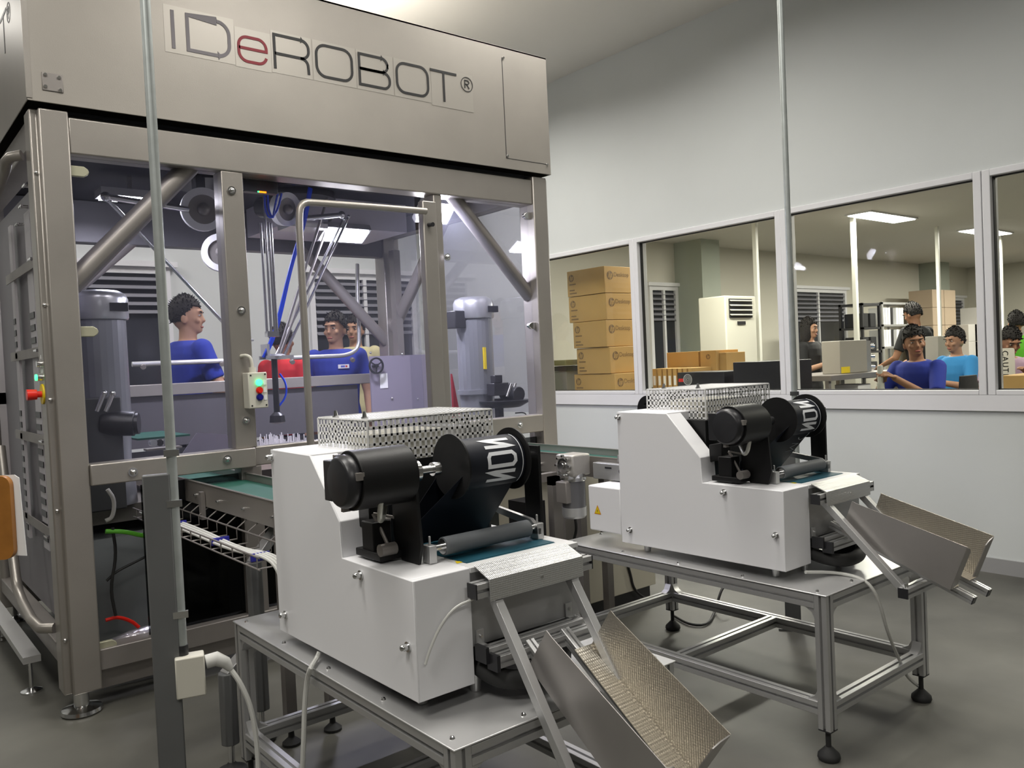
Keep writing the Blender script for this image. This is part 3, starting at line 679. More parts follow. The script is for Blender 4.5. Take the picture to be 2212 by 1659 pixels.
# ------------------------------------------------------------------ packing machine
def make_machine(B, label):
    """B: front left bottom corner of the white cover"""
    x0, y0, _ = B; z0 = .61
    t = thing('film_sealing_machine', label, 'machine', (x0, y0, .57), 'white film sealing machines')
    def q(x, y, z): return V((x0 + x, y0 + y, z))
    W = .53
    fy = lambda y, z, x: q(x, y, z)
    # white covers: left shell with sloped front, step deck, front strip
    side = [(0, .61), (.79, .606), (.79, 1.165), (.517, 1.163), (.357, .995), (.352, .898), (0, .898)]
    m = MB(); m.prism(side, fy, 0, .004); part(t, 'side_cover', m, WHITE, bevel=.002)
    m = MB()
    m.prism([(.352, .898), (.357, .995), (.517, 1.163), (.517, 1.0), (.44, .9)], fy, .003, .087)
    part(t, 'slope_cover', m, WHITE, bevel=.002)
    m = MB(); m.box(q(.003, .515, .62), q(W, .788, 1.166)); part(t, 'rear_housing', m, WHITE, bevel=.004)
    m = MB(); m.box(q(.002, .0, .61), q(.165, .02, .8985)); m.box(q(.002, .02, .888), q(.167, .36, .8985)); part(t, 'front_cover', m, WHITE, bevel=.0025)
    m = MB(); m.box(q(W - .004, 0.02, .61), q(W, .785, .897)); m.box(q(.02, .36, .61), q(W - .01, .78, .62)); part(t, 'right_cover', m, WHITE)
    # front plate and deck
    part(t, 'front_plate', MB().box(q(.165, .004, .70), q(W, .012, .885)), TIN, bevel=.002)
    part(t, 'deck', MB().box(q(.165, -.002, .885), q(W, .10, .8985)).box(q(.165, .10, .885), q(.185, .36, .8985)).box(q(W - .04, .10, .885), q(W, .5, .8985)), mat('white enamel deck', (.66, .66, .66), .4), bevel=.0015)
    part(t, 'inner_panel', MB().box(q(.095, .40, .90), q(.50, .408, 1.13)), BLACK)
    part(t, 'inner_body', MB().box(q(.01, .03, .64), q(W - .01, .5, .88)), BLKP)
    part(t, 'belt', MB().box(q(.185, .045, .8975), q(W - .045, .48, .9005)).cyl(q(.185, .045, .885), q(W - .045, .045, .885), .0145, n=14), TEAL)
    wl = MB()
    for x, y in ((.172, .07), (.49, .13)): wl.add([q(x - .005, y - .012, .8995), q(x + .02, y - .012, .8995), q(x + .007, y + .014, .8995)], [(0, 1, 2)])
    part(t, 'warning_label', wl, YEL, label='small yellow triangle stickers', smooth=False)
    # rear junction box with triangle
    jb = part(t, 'junction_box', MB().box(q(.0, .79, .635), q(.17, .985, .835)), WHITE, bevel=.006)
    wt = MB(); c = q(-.001, .93, .73)
    wt.add([c + V((0, -.021, -.02)), c + V((0, .021, -.02)), c + V((0, 0, .021))], [(0, 1, 2)])
    o2 = part(jb, 'warning_label', wt, mat('orange border', (.7, .25, .0), .5), smooth=False)
    wt = MB(); c = c + V((-.0006, 0, -.001)); wt.add([c + V((0, -.016, -.0155)), c + V((0, .016, -.0155)), c + V((0, 0, .0155))], [(0, 1, 2)]); part(jb, 'warning_triangle', wt, YEL, smooth=False)
    wt = MB(); c = c + V((-.0006, 0, -.004)); wt.add([c + V((0, .002, .009)), c + V((0, -.003, -.001)), c + V((0, 0, -.001)), c + V((0, -.003, -.009)), c + V((0, .004, .001)), c + V((0, .001, .001))], [(0, 1, 2, 3, 4, 5)]); part(jb, 'bolt_symbol', wt, BLKP, smooth=False)
    # knurled bolts on the side
    for y, z in ((.034, .737), (.25, .871), (.738, .665), (.778, 1.143)):
        bm_ = MB(); bm_.cyl(q(0, y, z), q(-.004, y, z), .0125, n=16); bm_.cyl(q(-.004, y, z), q(-.014, y, z), .0085, n=12); bm_.sph(q(-.015, y, z), .0088, 10, 6); part(t, 'cover_bolt', bm_, STEELR)
    # feet
    for x, y in ((.06, .08), (.2, .05), (.06, .7), (W - .07, .06), (W - .07, .7)):
        part(t, 'foot', MB().cyl(q(x, y, .571), q(x, y, .64), .013, .02, 14), ALU)
    # perforated heater cage
    cx0, cx1, cy0, cy1, cz0, cz1 = .14, .585, .43, .74, 1.112, 1.252
    g = MB(); bw = .0070
    def grid(o, du, dv, lu, lv, nu, nv):
        du = V(du); dv = V(dv); o = V(o)
        for i in range(nu + 1):
            a = o + du * (lu * i / nu - bw / 2); n = len(g.v)
            g.add([a, a + du * bw, a + du * bw + dv * lv, a + dv * lv], [(0, 1, 2, 3)])
        for j in range(nv + 1):
            a = o + dv * (lv * j / nv - bw / 2)
            g.add([a, a + dv * bw, a + dv * bw + du * lu, a + du * lu], [(0, 1, 2, 3)])
    lz = cz1 - cz0
    grid(q(cx0, cy0, cz0), (1, 0, 0), (0, 0, 1), cx1 - cx0, lz, 23, 6)
    grid(q(cx0, cy1, cz0), (1, 0, 0), (0, 0, 1), cx1 - cx0, lz, 23, 6)
    grid(q(cx0, cy0, cz0), (0, 1, 0), (0, 0, 1), cy1 - cy0, lz, 15, 6)
    grid(q(cx1, cy0, cz0), (0, 1, 0), (0, 0, 1), cy1 - cy0, lz, 15, 6)
    grid(q(cx0, cy0, cz1), (1, 0, 0), (0, 1, 0), cx1 - cx0, cy1 - cy0, 23, 15)
    cg = part(t, 'perforated_cage', g, mat('white perforated sheet', (.78, .78, .77), .45), solid=.0015, smooth=False)
    kb = MB()
    for y in (.48, .66): kb.cyl(q(cx0 + .02, y, cz1), q(cx0 + .02, y, cz1 + .008), .011); kb.cyl(q(cx0 + .02, y, cz1 + .008), q(cx0 + .02, y, cz1 + .024), .007, .004)
    part(cg, 'cage_knob', kb, STEELR)
    part(t, 'heater_body', MB().box(q(cx0 + .05, cy0 + .06, 1.1), q(cx1 - .14, cy1 - .08, 1.205)), mat('white ceramic', (.62, .60, .52), .5), bevel=.01)
    part(t, 'heater_bracket', MB().box(q(cx1 - .085, cy0 + .03, 1.0), q(cx1 - .01, cy1 - .03, 1.2)), TIN)
    part(t, 'lower_frame', MB().box(q(.10, .40, .93), q(.16, .52, 1.13)).box(q(.42, .42, .9), q(.50, .5, 1.10)), BLACK)
    # unwinder: motor drum, side plates, film reel
    ay, az = .17, 1.128
    mt = MB(); mt.cyl(q(-.062, ay, az), q(.095, ay, az), .074, n=36)
    mo = part(t, 'motor_cover', mt, BLACK, bevel=.002)
    mc = MB(); mc.lathe([(.064, 0), (.066, -.004), (.066, -.022), (.058, -.034), (.03, -.039), (.01, -.04)], q(-.060, ay, az), (1, 0, 0), 28)
    mc.box(q(-.095, ay + .03, az - .05), q(-.06, ay + .07, az + .05)); mc.box(q(-.06, ay + .05, az - .03), q(.06, ay + .085, az + .03))
    part(mo, 'motor_end', mc, BLKP, bevel=.003)
    clips = MB()
    for a in (.9, 2.9, 4.9): clips.cbox(q(-.068, ay + .068 * math.cos(a), az + .068 * math.sin(a)), (.02, .012, .018))
    part(mo, 'clips', clips, STEELD)
    pl = MB(); pl.prism([(.12, .9), (.20, .9), (.235, .96), (.235, az - .02), (.215, az + .066), (.14, az + .066), (.12, az), (.105, .95)], fy, .093, .101)
    part(t, 'side_plate', pl, BLACK)
    pl = MB(); pl.prism([(.128, .899), (.195, .899), (.195, az + .03), (.128, az + .03)], fy, W - .018, W - .008)
    pl.box(q(W - .035, .128, .899), q(W - .008, .195, .904)); pl.box(q(W - .05, .33, .9), q(W - .042, .36, 1.08)); part(t, 'side_plate', pl, BLACK, bevel=.001)
    sh = MB(); sh.cyl(q(.10, ay, az), q(.135, ay, az), .028, n=20); sh.cyl(q(.135, ay, az), q(.20, ay, az), .011, n=14); sh.cyl(q(.18, ay, az), q(.20, ay, az), .018); sh.cyl(q(.44, ay, az), q(W - .005, ay, az), .008); sh.cyl(q(W - .03, ay, az), q(W + .006, ay, az), .013)
    part(t, 'reel_shaft', sh, STEELR)
    for x in (.24, .445):
        part(t, 'reel_flange', MB().cyl(q(x, ay, az), q(x + .005, ay, az), .087, n=40), BLACK)
    rr_ = .069
    FILM = mat('dark printed film', (.009, .011, .018), .5, spec=.3)
    fr = part(t, 'film_roll', MB().cyl(q(.245, ay, az), q(.443, ay, az), rr_, n=40), FILM)
    wb = MB(); a1 = math.radians(-62); tp_ = q(0, ay + rr_ * math.cos(a1) * -1, az + rr_ * math.sin(a1))
    def onroll(u, a, e=.0006):   # a: degrees from the front (-Y) going up
        a = math.radians(a); return q(u, ay - (rr_ + e) * math.cos(a), az + (rr_ + e) * math.sin(a))
    P1 = onroll(.0, -20) - V((x0, y0, 0)); P2 = V((0, .075, .945))
    P1y = ay - rr_ * math.cos(math.radians(-20)); P1z = az + rr_ * math.sin(math.radians(-20))
    # web running from the roll down and back under the deck roller
    wy, wz = .30, .905
    wb.add([q(.25, ay - rr_ + .001, az - .005), q(.44, ay - rr_ + .001, az - .005), q(.44, wy, wz), q(.12, wy, wz)], [(0, 1, 2, 3)])
    wb.add([q(.25, ay + rr_ - .002, az - .02), q(.44, ay + rr_ - .002, az - .02), q(.44, wy + .01, wz), q(.12, wy + .01, wz)], [(0, 1, 2, 3)])
    part(t, 'film_web', wb, FILM, solid=.0008, smooth=False)
    wr = MB()
    def onr(a0): return lambda u, v, tt: onroll(.362 + u, a0 + math.degrees(v / rr_), .0006 + tt)
    hw_ = .046
    def glyph(pts, a0, closed=False): 
        # subdivide so strokes hug the roll
        pp = []
        n = len(pts)
        for i in range(n if closed else n - 1):
            p, r2 = pts[i], pts[(i + 1) % n]
            for k in range(4): pp.append((p[0] + (r2[0] - p[0]) * k / 4, p[1] + (r2[1] - p[1]) * k / 4))
        if not closed: pp.append(pts[-1])
        wr.stroke(pp, .0105, onr(a0), .0004, closed)
    glyph([(-hw_, -.012), (hw_, -.014), (-hw_, .014), (hw_, .012)], -30)
    glyph([(-hw_ * .95, -.017), (hw_ * .8, -.017), (hw_, -.008), (hw_, .008), (hw_ * .8, .017), (-hw_ * .8, .017), (-hw_ * .95, .008)], 9, True)
    glyph([(-hw_, -.012), (hw_, -.014), (-hw_, .014), (hw_, .012)], 50)
    wr.stroke([(.072, -.07 + k * .01) for k in range(18)], .0025, onr(0), .0004)
    part(fr, 'film_lettering', wr, mat('white print', (.75, .77, .8), .5), smooth=False)
    # pressure roller on the deck
    rl = part(t, 'pressure_roller', MB().cyl(q(.165, .115, .935), q(.45, .115, .935), .0235, n=26), ROLLER, bevel=.001)
    part(rl, 'roller_shaft', MB().cyl(q(.13, .115, .935), q(.485, .115, .935), .009).cyl(q(.163, .115, .935), q(.172, .115, .935), .02), STEELR)
    for x in (.115, .475):
        bm_ = MB(); bm_.box(q(x, .10, .90), q(x + .022, .135, .945)); bm_.cyl(q(x + .011, .115, .945), q(x + .011, .115, .968), .003)
        part(t, 'roller_block', bm_, ALU, bevel=.0015)
    part(t, 'swing_arm', MB().prism([(.10, .932), (.13, .955), (.29, .975), (.30, .963), (.28, .955), (.14, .935), (.13, .915), (.10, .915)], fy, .475, .487), ALU)
    # guides and linkage behind the side plate
    lk = MB(); lk.bar(q(.05, .26, 1.02), q(.12, .22, 1.0), .012, .006); lk.cyl(q(.05, .26, 1.02), q(.07, .22, .93), .005); lk.cyl(q(.03, .20, .935), q(.075, .20, .935), .016); lk.cyl(q(.06, .3, .99), q(.12, .3, .99), .009)
    part(t, 'linkage', lk, STEELD)
    lk = MB(); lk.box(q(.035, .24, .9), q(.09, .30, 1.0)); lk.prism([(.30, .99), (.36, .97), (.36, 1.04), (.30, 1.05)], fy, .06, .12); lk.box(q(.03, .20, .905), q(.11, .33, .925)); part(t, 'switch_block', lk, BLACK, bevel=.003)
    part(t, 'flex_conduit', MB().tube([q(.0, .13, 1.07), q(-.0, .14, 1.03), q(.02, .17, 1.015), q(.05, .2, 1.03), q(.06, .22, 1.06)], .007, 10, 2), mat('silver conduit', (.55, .55, .5), .4, .4))
    # discharge lip and cross bar
    part(t, 'cross_bar', prof(MB(), q(.142, -.04, .853), q(.525, -.04, .853), .036), ALU)
    cp = MB(); cp.box(q(.138, -.058, .835), q(.142, -.022, .871)); cp.box(q(.525, -.058, .835), q(.529, -.022, .871)); part(t, 'end_caps', cp, BLKP)
    lp_ = MB(); lp_.prism([(-.004, .9), (-.062, .876), (-.064, .826), (-.066, .826), (-.0655, .878), (-.004, .903)], fy, .175, .485)
    part(t, 'discharge_lip', lp_, dimple('ribbed lip sheet', (.60, .60, .59), .32, .7, 190, .5))
    mb = MB(); mb.cyl(q(.34, -.066, .853), q(.34, -.069, .853), .004, n=8); part(t, 'lip_screw', mb, STEELR)
    # lower brackets, profiles and black hose
    part(t, 'lower_cross_bar', prof(prof(MB(), q(.175, -.03, .69), q(.50, -.03, .69), .03), q(.185, -.06, .675), q(.50, -.06, .675), .03), ALU)
    cp = MB(); cp.box(q(.165, -.05, .67), q(.175, -.005, .71)); cp.box(q(.175, -.08, .655), q(.185, -.04, .695)); part(t, 'end_caps', cp, BLKP)
    cp = MB()
    for x in (.175, .475): cp.box(q(x, -.002, .70), q(x + .022, .003, .74)); cp.box(q(x, -.03, .700), q(x + .022, .003, .705))
    part(t, 'angle_bracket', cp, ALU); cp = MB()
    for x in (.186, .486): screw(cp, q(x, -.002, .725), (0, -1, 0), .005)
    part(t, 'bracket_screws', cp, STEELR)
    part(t, 'black_hose', MB().tube([q(.20, .06, .65), q(.19, -.01, .635), (q(.22, -.07, .62)), q(.3, -.09, .615), q(.4, -.07, .62), q(.44, .0, .64), q(.42, .08, .65)], .024, 12, 2), RUB)
    part(t, 'motor_under', MB().cyl(q(.40, -.06, .63), q(.40, .06, .63), .035, n=20), BLACK)
    return t, q
m1, q1 = make_machine((1.007, 1.641, .61), 'white film sealing machine in front, on the nearer table, with a big black motor drum')
_jb = [c for c in m1.children if c.name.startswith('junction_box')][0]
m2 = copy_tree(m1, (1.548, .017, 0), 'white film sealing machine on the farther table, yellow warning triangle on its rear box')
for c in list(_jb.children): bpy.data.objects.remove(c)
bpy.data.objects.remove(_jb)
part(m1, 'junction_box', MB().box(q1(.03, .79, .66), q1(.2, .86, .868)), WHITE, bevel=.006)
ORG[m2.name] = m2.location.copy()
q2 = lambda x, y, z: q1(x, y, z) + V((1.548, .017, 0))
def tray(q, ang, sang, slen, label):
    """outfeed chute with its struts; ang slope of the floor, sang slope of the struts"""
    o = q(.24, -.12, .665) if ang > .5 else q(.24, -.08, .725)
    t = thing('outfeed_chute', label, 'chute', o, 'sheet metal outfeed chutes')
    du = V((0, -math.cos(ang), -math.sin(ang))); dv = V((0, -math.sin(ang), math.cos(ang))); L = .402
    def c(x, u, v): return o + V((x, 0, 0)) + du * u + dv * v
    prf = [(0, 0), (0, .125), (.02, .125), (.20, .142), (L, .162), (L, 0)]
    DM = dimple('dimpled sheet steel', (.50, .465, .40), .33, .8, 150, .45)  # warm tint in the sheet colour stands for a golden reflection
    for x, sx in ((0, -1), (.213, 1)):
        m = MB(); m.prism(prf, lambda u, v, tt: c(tt, u, v), x - .001, x + .001); sd = part(t, 'side_panel', m, DM if sx > 0 else mat('plain sheet steel', (.42, .40, .385), .36, .75, noise=.05, nscale=7), label='dimpled warm steel side' if sx > 0 else 'plain grey steel side')
        m = MB(); xe = x if sx < 0 else x; m.prism([(x, .002), (x - sx * .045, .012), (x - sx * .045, .135), (x - sx * .03, .15), (x, .16)], lambda a, b, tt: c(a, L + tt, b), -.0015, .0015)
        part(sd, 'end_flange', m, MATS['plain sheet steel'])
    m = MB(); m.prism([(0, 0), (.07, 0), (.07, .002), (0, .002)], lambda a, b, tt: c(a, tt, b), 0, L); m.prism([(.15, 0), (.213, 0), (.213, .002), (.15, .002)], lambda a, b, tt: c(a, tt, b), 0, L)
    part(t, 'floor_plate', m, DM)
    for x in (.055, .175):
        r_ = part(t, 'guide_rail', prof(MB(), c(x, -.07, -.015), c(x, L + .06, -.015), .026), ALU)
        part(r_, 'end_cap', MB().bar(c(x, L + .06, -.015), c(x, L + .063, -.015), .026, .026), BLKP)
    sd = V((0, -math.cos(sang), -math.sin(sang)))
    for x in (.205, .458):
        a = q(x, -.035, .838); part(t, 'strut', MB().bar(a, a + sd * slen, .024, .024), ALU, bevel=.001)
    a = q(.185, -.035, .838) + sd * (slen - .005); xx = .30
    pq = part(t, 'cross_profile', prof(MB(), a, a + V((xx, 0, 0)), .034), ALU)
    part(pq, 'end_cap', MB().box(a + V((-.004, -.017, -.017)), a + V((0, .017, .017))), BLKP)
    br = MB(); e = a + V((.02, 0, 0)); br.cyl(e, e + V((0, -.0, .03)), .008)
    part(t, 'clamp_screw', br, STEELR)
    return t
tray(q1, math.radians(35), math.radians(55), .50, 'steep sheet metal chute hanging from the nearer white machine, gold sheen inside')
tray(q2, math.radians(21), math.radians(44), .41, 'gently sloped sheet metal chute on the farther white machine near the right wall')
# cords from the machines
def cord(name_, pts, r, m, label, cat='cable', s=2, group=None):
    mb = MB().tube(pts, r, 8, s); return solo('white_cable' if m is CABLEW else 'black_cable', mb, m, label, cat, group=group)
cord('power_cord', [P(690, 1408, Z=.60), P(683, 1425, Z=.58), P(672, 1440, Z=.585), P(664, 1462, X=.968), P(658, 1520, X=.962), P(656, 1600, X=.955), P(652, 1690, X=.95), P(640, 1730, X=.95)], .007, CABLEW, 'white cord hanging over the left edge of the nearer table')
cord('power_cord', [P(1740, 1236, Z=.60), P(1800, 1236, Z=.578), P(1850, 1245, Z=.577), P(1880, 1262, Y=1.46), P(1900, 1300, Y=1.44), P(1918, 1370, Y=1.44), P(1945, 1430, Y=1.5), P(1960, 1465, Y=1.52), P(1998, 1492, Z=.02)], .006, CABLEW, 'white cord curling off the farther table down to its right foot')
_rc = P(1399, 884, Y=2.5)
_rr = part(m2, 'rear_reel', MB().cyl(_rc, _rc + V((.004, 0, 0)), .062, n=36).cyl(_rc + V((.20, 0, 0)), _rc + V((.204, 0, 0)), .062, n=36).cyl(_rc, _rc + V((.2, 0, 0)), .03, n=24), BLACK)
part(_rr, 'reel_bracket', MB().box(_rc + V((-.012, -.02, -.22)), _rc + V((-.004, .02, .02))).box(_rc + V((-.012, -.10, -.22)), _rc + V((.02, .02, -.20))), BLACK)
_wb = [c for c in m2.children if c.name.startswith('film_web')][0]
ORG[_wb.name] = m2.location.copy()
_w0 = q2(.44, .168 - .068, 1.123); _w1 = q2(.44, .30, .905)
def onweb(a, b, e):
    p = _w0.lerp(_w1, b); return p + V((-a, -.0015, -.001))
def _g(pts): return MB().stroke(pts, .008, onweb, .0003)
part(_wb, 'web_lettering', _g([(.03 + .03 * math.cos(k * .5), .30 + .10 * math.sin(k * .5)) for k in range(1, 11)]), MATS['white print'], smooth=False)
part(_wb, 'web_lettering', _g([(.07, .62), (.02, .60), (.06, .54), (.02, .48), (.07, .46)]), MATS['white print'], smooth=False)
hs = MB().tube([q1(.148, -.03, .83), q1(.10, -.02, .82), q1(.06, -.012, .78), q1(.03, -.010, .73), q1(.018, -.008, .70)], .0035, 8, 2)
solo('sensor_wire', hs, CABLEW, 'thin white wire curving across the front of the nearer white machine', 'cable')
# ------------------------------------------------------------------ conveyors
def make_conveyor(x0, label, y0, y1, leg=True):
    t = thing('belt_conveyor', label, 'conveyor', (x0, y0, 0), 'green belt conveyors')
    W = .27; zt2 = .935
    for x in (x0, x0 + W - .004):
        part(t, 'side_plate', MB().box((x, y0, .835), (x + .004, y1, zt2)).box((x - .004, y0, zt2 - .003), (x + .008, y1, zt2)), STEEL)
    part(t, 'belt', MB().box((x0 + .006, y0 + .0, .872), (x0 + W - .006, y1, .90)), GREEN)
    bt = MB(); y = y0 + .1
    while y < y1: screw(bt, (x0, y, .875), (-1, 0, 0), .007, .01); y += .28
    part(t, 'side_bolts', bt, STEELR)
    for yy in ((y0 + .42, y1 - .3) if leg else (y0 + .35, y1 - .35)):
        lgm = MB(); lgm.box((x0 + .03, yy, .06), (x0 + .07, yy + .04, .84)); lgm.box((x0 + W - .07, yy, .06), (x0 + W - .03, yy + .04, .84)); lgm.box((x0 + .07, yy, .42), (x0 + W - .07, yy + .04, .46))
        lo = part(t, 'leg_frame', lgm, STEELD)
        f = MB()
        for xx in (.05, W - .05): f.lathe([(.035, 0), (.035, .01), (.012, .03), (.01, .06)], (x0 + xx, yy + .02, 0), n=14)
        part(lo, 'foot', f, RUB)
    return t
cv1 = make_conveyor(1.19, 'green belt conveyor running from the cell into the nearer white machine', 2.50, 5.0)
cv2 = make_conveyor(2.735, 'green belt conveyor running from the cell to the farther white machine', 2.50, 5.0)
# end unit of each conveyor
for cvo, xo in ((cv1, 1.19), (cv2, 2.735)):
    e = MB(); e.box((xo - .05, 2.45, .84), (xo - .012, 2.74, .915)); part(cvo, 'end_bracket', e, TIN, bevel=.003)
    e = MB(); e.box((xo - .052, 2.62, .892), (xo - .049, 2.66, .900)); e.cyl((xo - .05, 2.56, .885), (xo - .053, 2.56, .885), .013); part(cvo, 'bracket_slot', e, BLKP)
    e = MB(); e.box((xo - .03, 2.45, .925), (xo + .02, 2.60, .955)); part(cvo, 'sensor_holder', e, ALU); part(cvo, 'sensor', MB().box((xo - .05, 2.50, .93), (xo - .03, 2.54, .96)), BLKP)
# gear motor of the far conveyor
gm = part(cv2, 'gear_box', MB().box((2.585, 2.77, .855), (2.70, 2.885, .955)), mat('cast aluminium', (.50, .48, .45), .45, .7, bump=.2, bscale=60), bevel=.008)
part(gm, 'gear_shaft', MB().cyl((2.585, 2.83, .905), (2.565, 2.83, .905), .016).ring((2.585, 2.83, .905), (2.577, 2.83, .905), .035, .024), STEELR)
g2 = MB()
for k in range(8):
    a = k * PI / 4; g2.cyl((2.586, 2.83 + .045 * math.cos(a), .905 + .045 * math.sin(a)), (2.572, 2.83 + .045 * math.cos(a), .905 + .045 * math.sin(a)), .006, n=8)
part(gm, 'gear_bolts', g2, STEELR)
mo = part(cv2, 'drive_motor', MB().cyl((2.64, 2.83, .70), (2.64, 2.83, .855), .055, n=24), mat('dark motor shell', (.17, .17, .18), .4, .5))
part(mo, 'motor_cap', MB().lathe([(.05, 0), (.058, .01), (.058, .05)], (2.64, 2.83, .655), n=24), ALU)
part(mo, 'motor_band', MB().lathe([(.061, 0), (.063, .005), (.063, .03), (.061, .035)], (2.64, 2.83, .83), n=24), STEELR); part(mo, 'terminal_box', MB().box((2.565, 2.80, .73), (2.60, 2.87, .83)), STEELD, bevel=.004)
part(cv2, 'mounting_post', MB().box((2.60, 2.93, .02), (2.66, 2.97, .84)).box((2.60, 2.93, .80), (2.74, 2.97, .84)), STEELD)
part(cv2, 'drive_cover', MB().box((2.42, 2.9, .30), (2.52, 3.05, .745)), BLACK)
cord('power_cord', [V((2.64, 2.83, .665)), P(1246, 1142, Y=2.85), P(1240, 1165, Y=2.87), P(1235, 1185, Y=2.9), P(1232, 1225, Y=2.95)], .007, CABLEK, 'black cable dropping from the gear motor beside the far conveyor')
cord('power_cord', [P(1355, 1218, Y=3.143), P(1362, 1240, Y=3.143), P(1368, 1270, Y=3.143), P(1385, 1288, Y=3.143), P(1412, 1300, Y=3.12)], .007, CABLEK, 'black cable looping down the beige cabinet behind the tables')
# cable tray under the near conveyor
ct = thing('cable_tray', 'wire cable tray with white cables under the near conveyor', 'cable tray', (1.05, 2.55, .72))
w_ = MB(); xA, xB = 1.02, 1.16
for x in (xA, xB): w_.cyl((x, 2.60, .80), (x, 4.1, .80), .0035, n=6)
w_.cyl((xA, 2.6, .76), (xA, 4.1, .76), .003, n=6)
y = 2.62
while y < 4.1: w_.tube([(xA, y, .80), (xA, y, .76), (xB, y, .76), (xB, y, .80), (xB + .05, y, .835)], .0028, 6); y += .11
part(ct, 'wire_frame', w_, STEELD)
for k in range(4):
    part(ct, 'cable', MB().tube([(xA + .03 + k * .012, 4.1, .775), (xA + .035 + k * .012, 3.4, .772 + .004 * k), (xA + .02 + k * .012, 2.9, .775), (xA + .04 + k * .012, 2.68, .79), (xA + .06 + k * .011, 2.60, .76), (xA + .07 + k * .01, 2.58, .66)], .0055, 8, 2), CABLEW)
tm = MB()
for yy in (3.6, 3.1, 2.72): tm.box((xA + .02, yy, .764), (xA + .085, yy + .01, .79))
part(ct, 'cable_tie', tm, mat('dark blue tie', (.02, .02, .3), .5))
part(ct, 'hanger', MB().box((1.17, 2.8, .78), (1.188, 2.83, .9)).box((1.17, 3.6, .78), (1.188, 3.63, .9)), STEELD)
# conveyor side supports with angled arms
def stand(px, py0, Y, label, topz, grp='angled conveyor stands'):
    c = P(px, py0, Y=Y); t = thing('conveyor_stand', label, 'stand', (c.x, Y, 0), grp)
    part(t, 'post', MB().cyl((c.x, Y, .12), (c.x, Y, c.z), .032, n=8), POSTG, bevel=.004)
    part(t, 'arm', MB().bar((c.x - .005, Y - .0, c.z - .01), (c.x + .11, Y + .02, topz), .05, .03), TIN, bevel=.003)
    part(t, 'spindle', MB().cyl((c.x, Y, .03), (c.x, Y, .13), .011), STEELR)
    part(t, 'foot', MB().lathe([(.044, 0), (.052, .012), (.05, .03), (.02, .045), (.012, .055)], (c.x, Y, 0), n=20), RUB)
stand(490, 1452, 2.85, 'conveyor stand with angled arm and rubber foot left of the nearer table', .44)
stand(548, 1212, 3.05, 'conveyor stand with angled arm under the near conveyor, behind the table corner', .80)
# beige cabinet under the far conveyor
cc = thing('beige_cabinet', 'beige cabinet on a dark plinth under the far conveyor', 'cabinet', (3.1, 3.35, 0))
part(cc, 'body', MB().box((2.86, 3.15, .09), (3.55, 3.7, .80)), mat('beige enamel', (.50, .47, .38), .5), bevel=.004)
part(cc, 'plinth', MB().box((2.88, 3.18, 0), (3.53, 3.68, .09)), BLKP)
sf = thing('support_frame', 'grey steel frame with crossbar standing behind the nearer white machine', 'frame', (2.2, 3.2, 0))
part(sf, 'upright', MB().box((2.78, 3.05, 0), (2.85, 3.1, .84)), STEELD); part(sf, 'upright', MB().box((2.1, 3.05, 0), (2.14, 3.09, .84)), STEELD); part(sf, 'crossbar', MB().box((2.14, 3.05, .38), (2.78, 3.09, .41)), ALU); part(sf, 'crossbar', MB().box((2.14, 3.05, .80), (2.78, 3.09, .84)), STEELD)
# ------------------------------------------------------------------ service poles
def pole(base, zp, label, sock=True, pw=.075):
    x, y = base; t = thing('service_pole', label, 'pole', (x, y, 0), 'galvanised service poles')
    d = V((x, y, 0)).normalized(); sd = V((d.y, -d.x, 0))    # sd: to the right seen from the middle of the hall
    c = V((x, y, 0)) - sd * .045
    part(t, 'channel_post', MB().bar(c + V((0, 0, .0)), c + V((0, 0, zp)), .075, .03, up=d), POSTG, bevel=.004)
    part(t, 'base_plate', MB().bar(c, c + V((0, 0, .01)), .14, .12, up=d), POSTG)
    part(t, 'conduit', MB().cyl((x, y, .60), (x, y, 4.0), .0145, n=14), GALV)
    cl = MB()
    for z in (zp - .09, zp - .42, zp + .06): cl.bar(V((x, y, z)) - sd * .02 - d * .01, V((x, y, z)) + sd * .022 - d * .012, .012, .02); 
    part(t, 'pipe_clip', cl, STEELR)
    if sock:
        part(t, 'pipe_collar', MB().cyl((x, y, .575), (x, y, .605), .017), BLKP)
        bx = V((x, y, 0)) + sd * .018 - d * .01
        so = part(t, 'socket_box', MB().bar(bx + V((0, 0, .455)), bx + V((0, 0, .575)), .082, .055, up=d), PLAST, bevel=.004)
        p0 = bx + V((0, 0, .545)) + sd * .045
        part(so, 'plug', MB().tube([p0, p0 + sd * .03 + V((0, 0, .004)), p0 + sd * .055 + V((0, 0, -.012)), p0 + sd * .068 + V((0, 0, -.035))], [.021, .022, .018, .010], 12), CABLEW)
        return p0 + sd * .068 + V((0, 0, -.035)), sd
    return None, sd
pe, sd = pole((.742, 2.525), 1.118, 'galvanised pipe and grey post with a socket box at the left front')
pole((3.66, 2.29), 1.118, 'galvanised pipe and grey post behind the farther white machine', False)
e = pe
cord('power_cord', [e, e + V((.02, -.02, -.04)), e + V((.045, -.035, -.12)), e + V((.055, -.04, -.25)), e + V((.05, -.04, -.36)), e + V((.05, -.06, -.49)), e + V((.10, -.1, -.502))], .008, CABLEW, 'white cord drooping from the socket box of the left post')
cord('power_cord', [P(1820, 1300, Y=2.6), P(1838, 1335, Y=2.6), P(1872, 1395, Y=2.6), P(1905, 1440, Z=.01), P(1922, 1458, Z=.01)], .006, CABLEW, 'pale cord running down behind the farther table')
cord('power_cord', [P(1570, 1265, Y=2.75), P(1560, 1270, Y=2.75), P(1550, 1300, Y=2.75), P(1545, 1320, Z=.01), P(1530, 1350, Z=.01), P(1490, 1350, Z=.01), P(1455, 1330, Z=.01)], .007, CABLEK, 'black cord looping on the floor under the farther table')
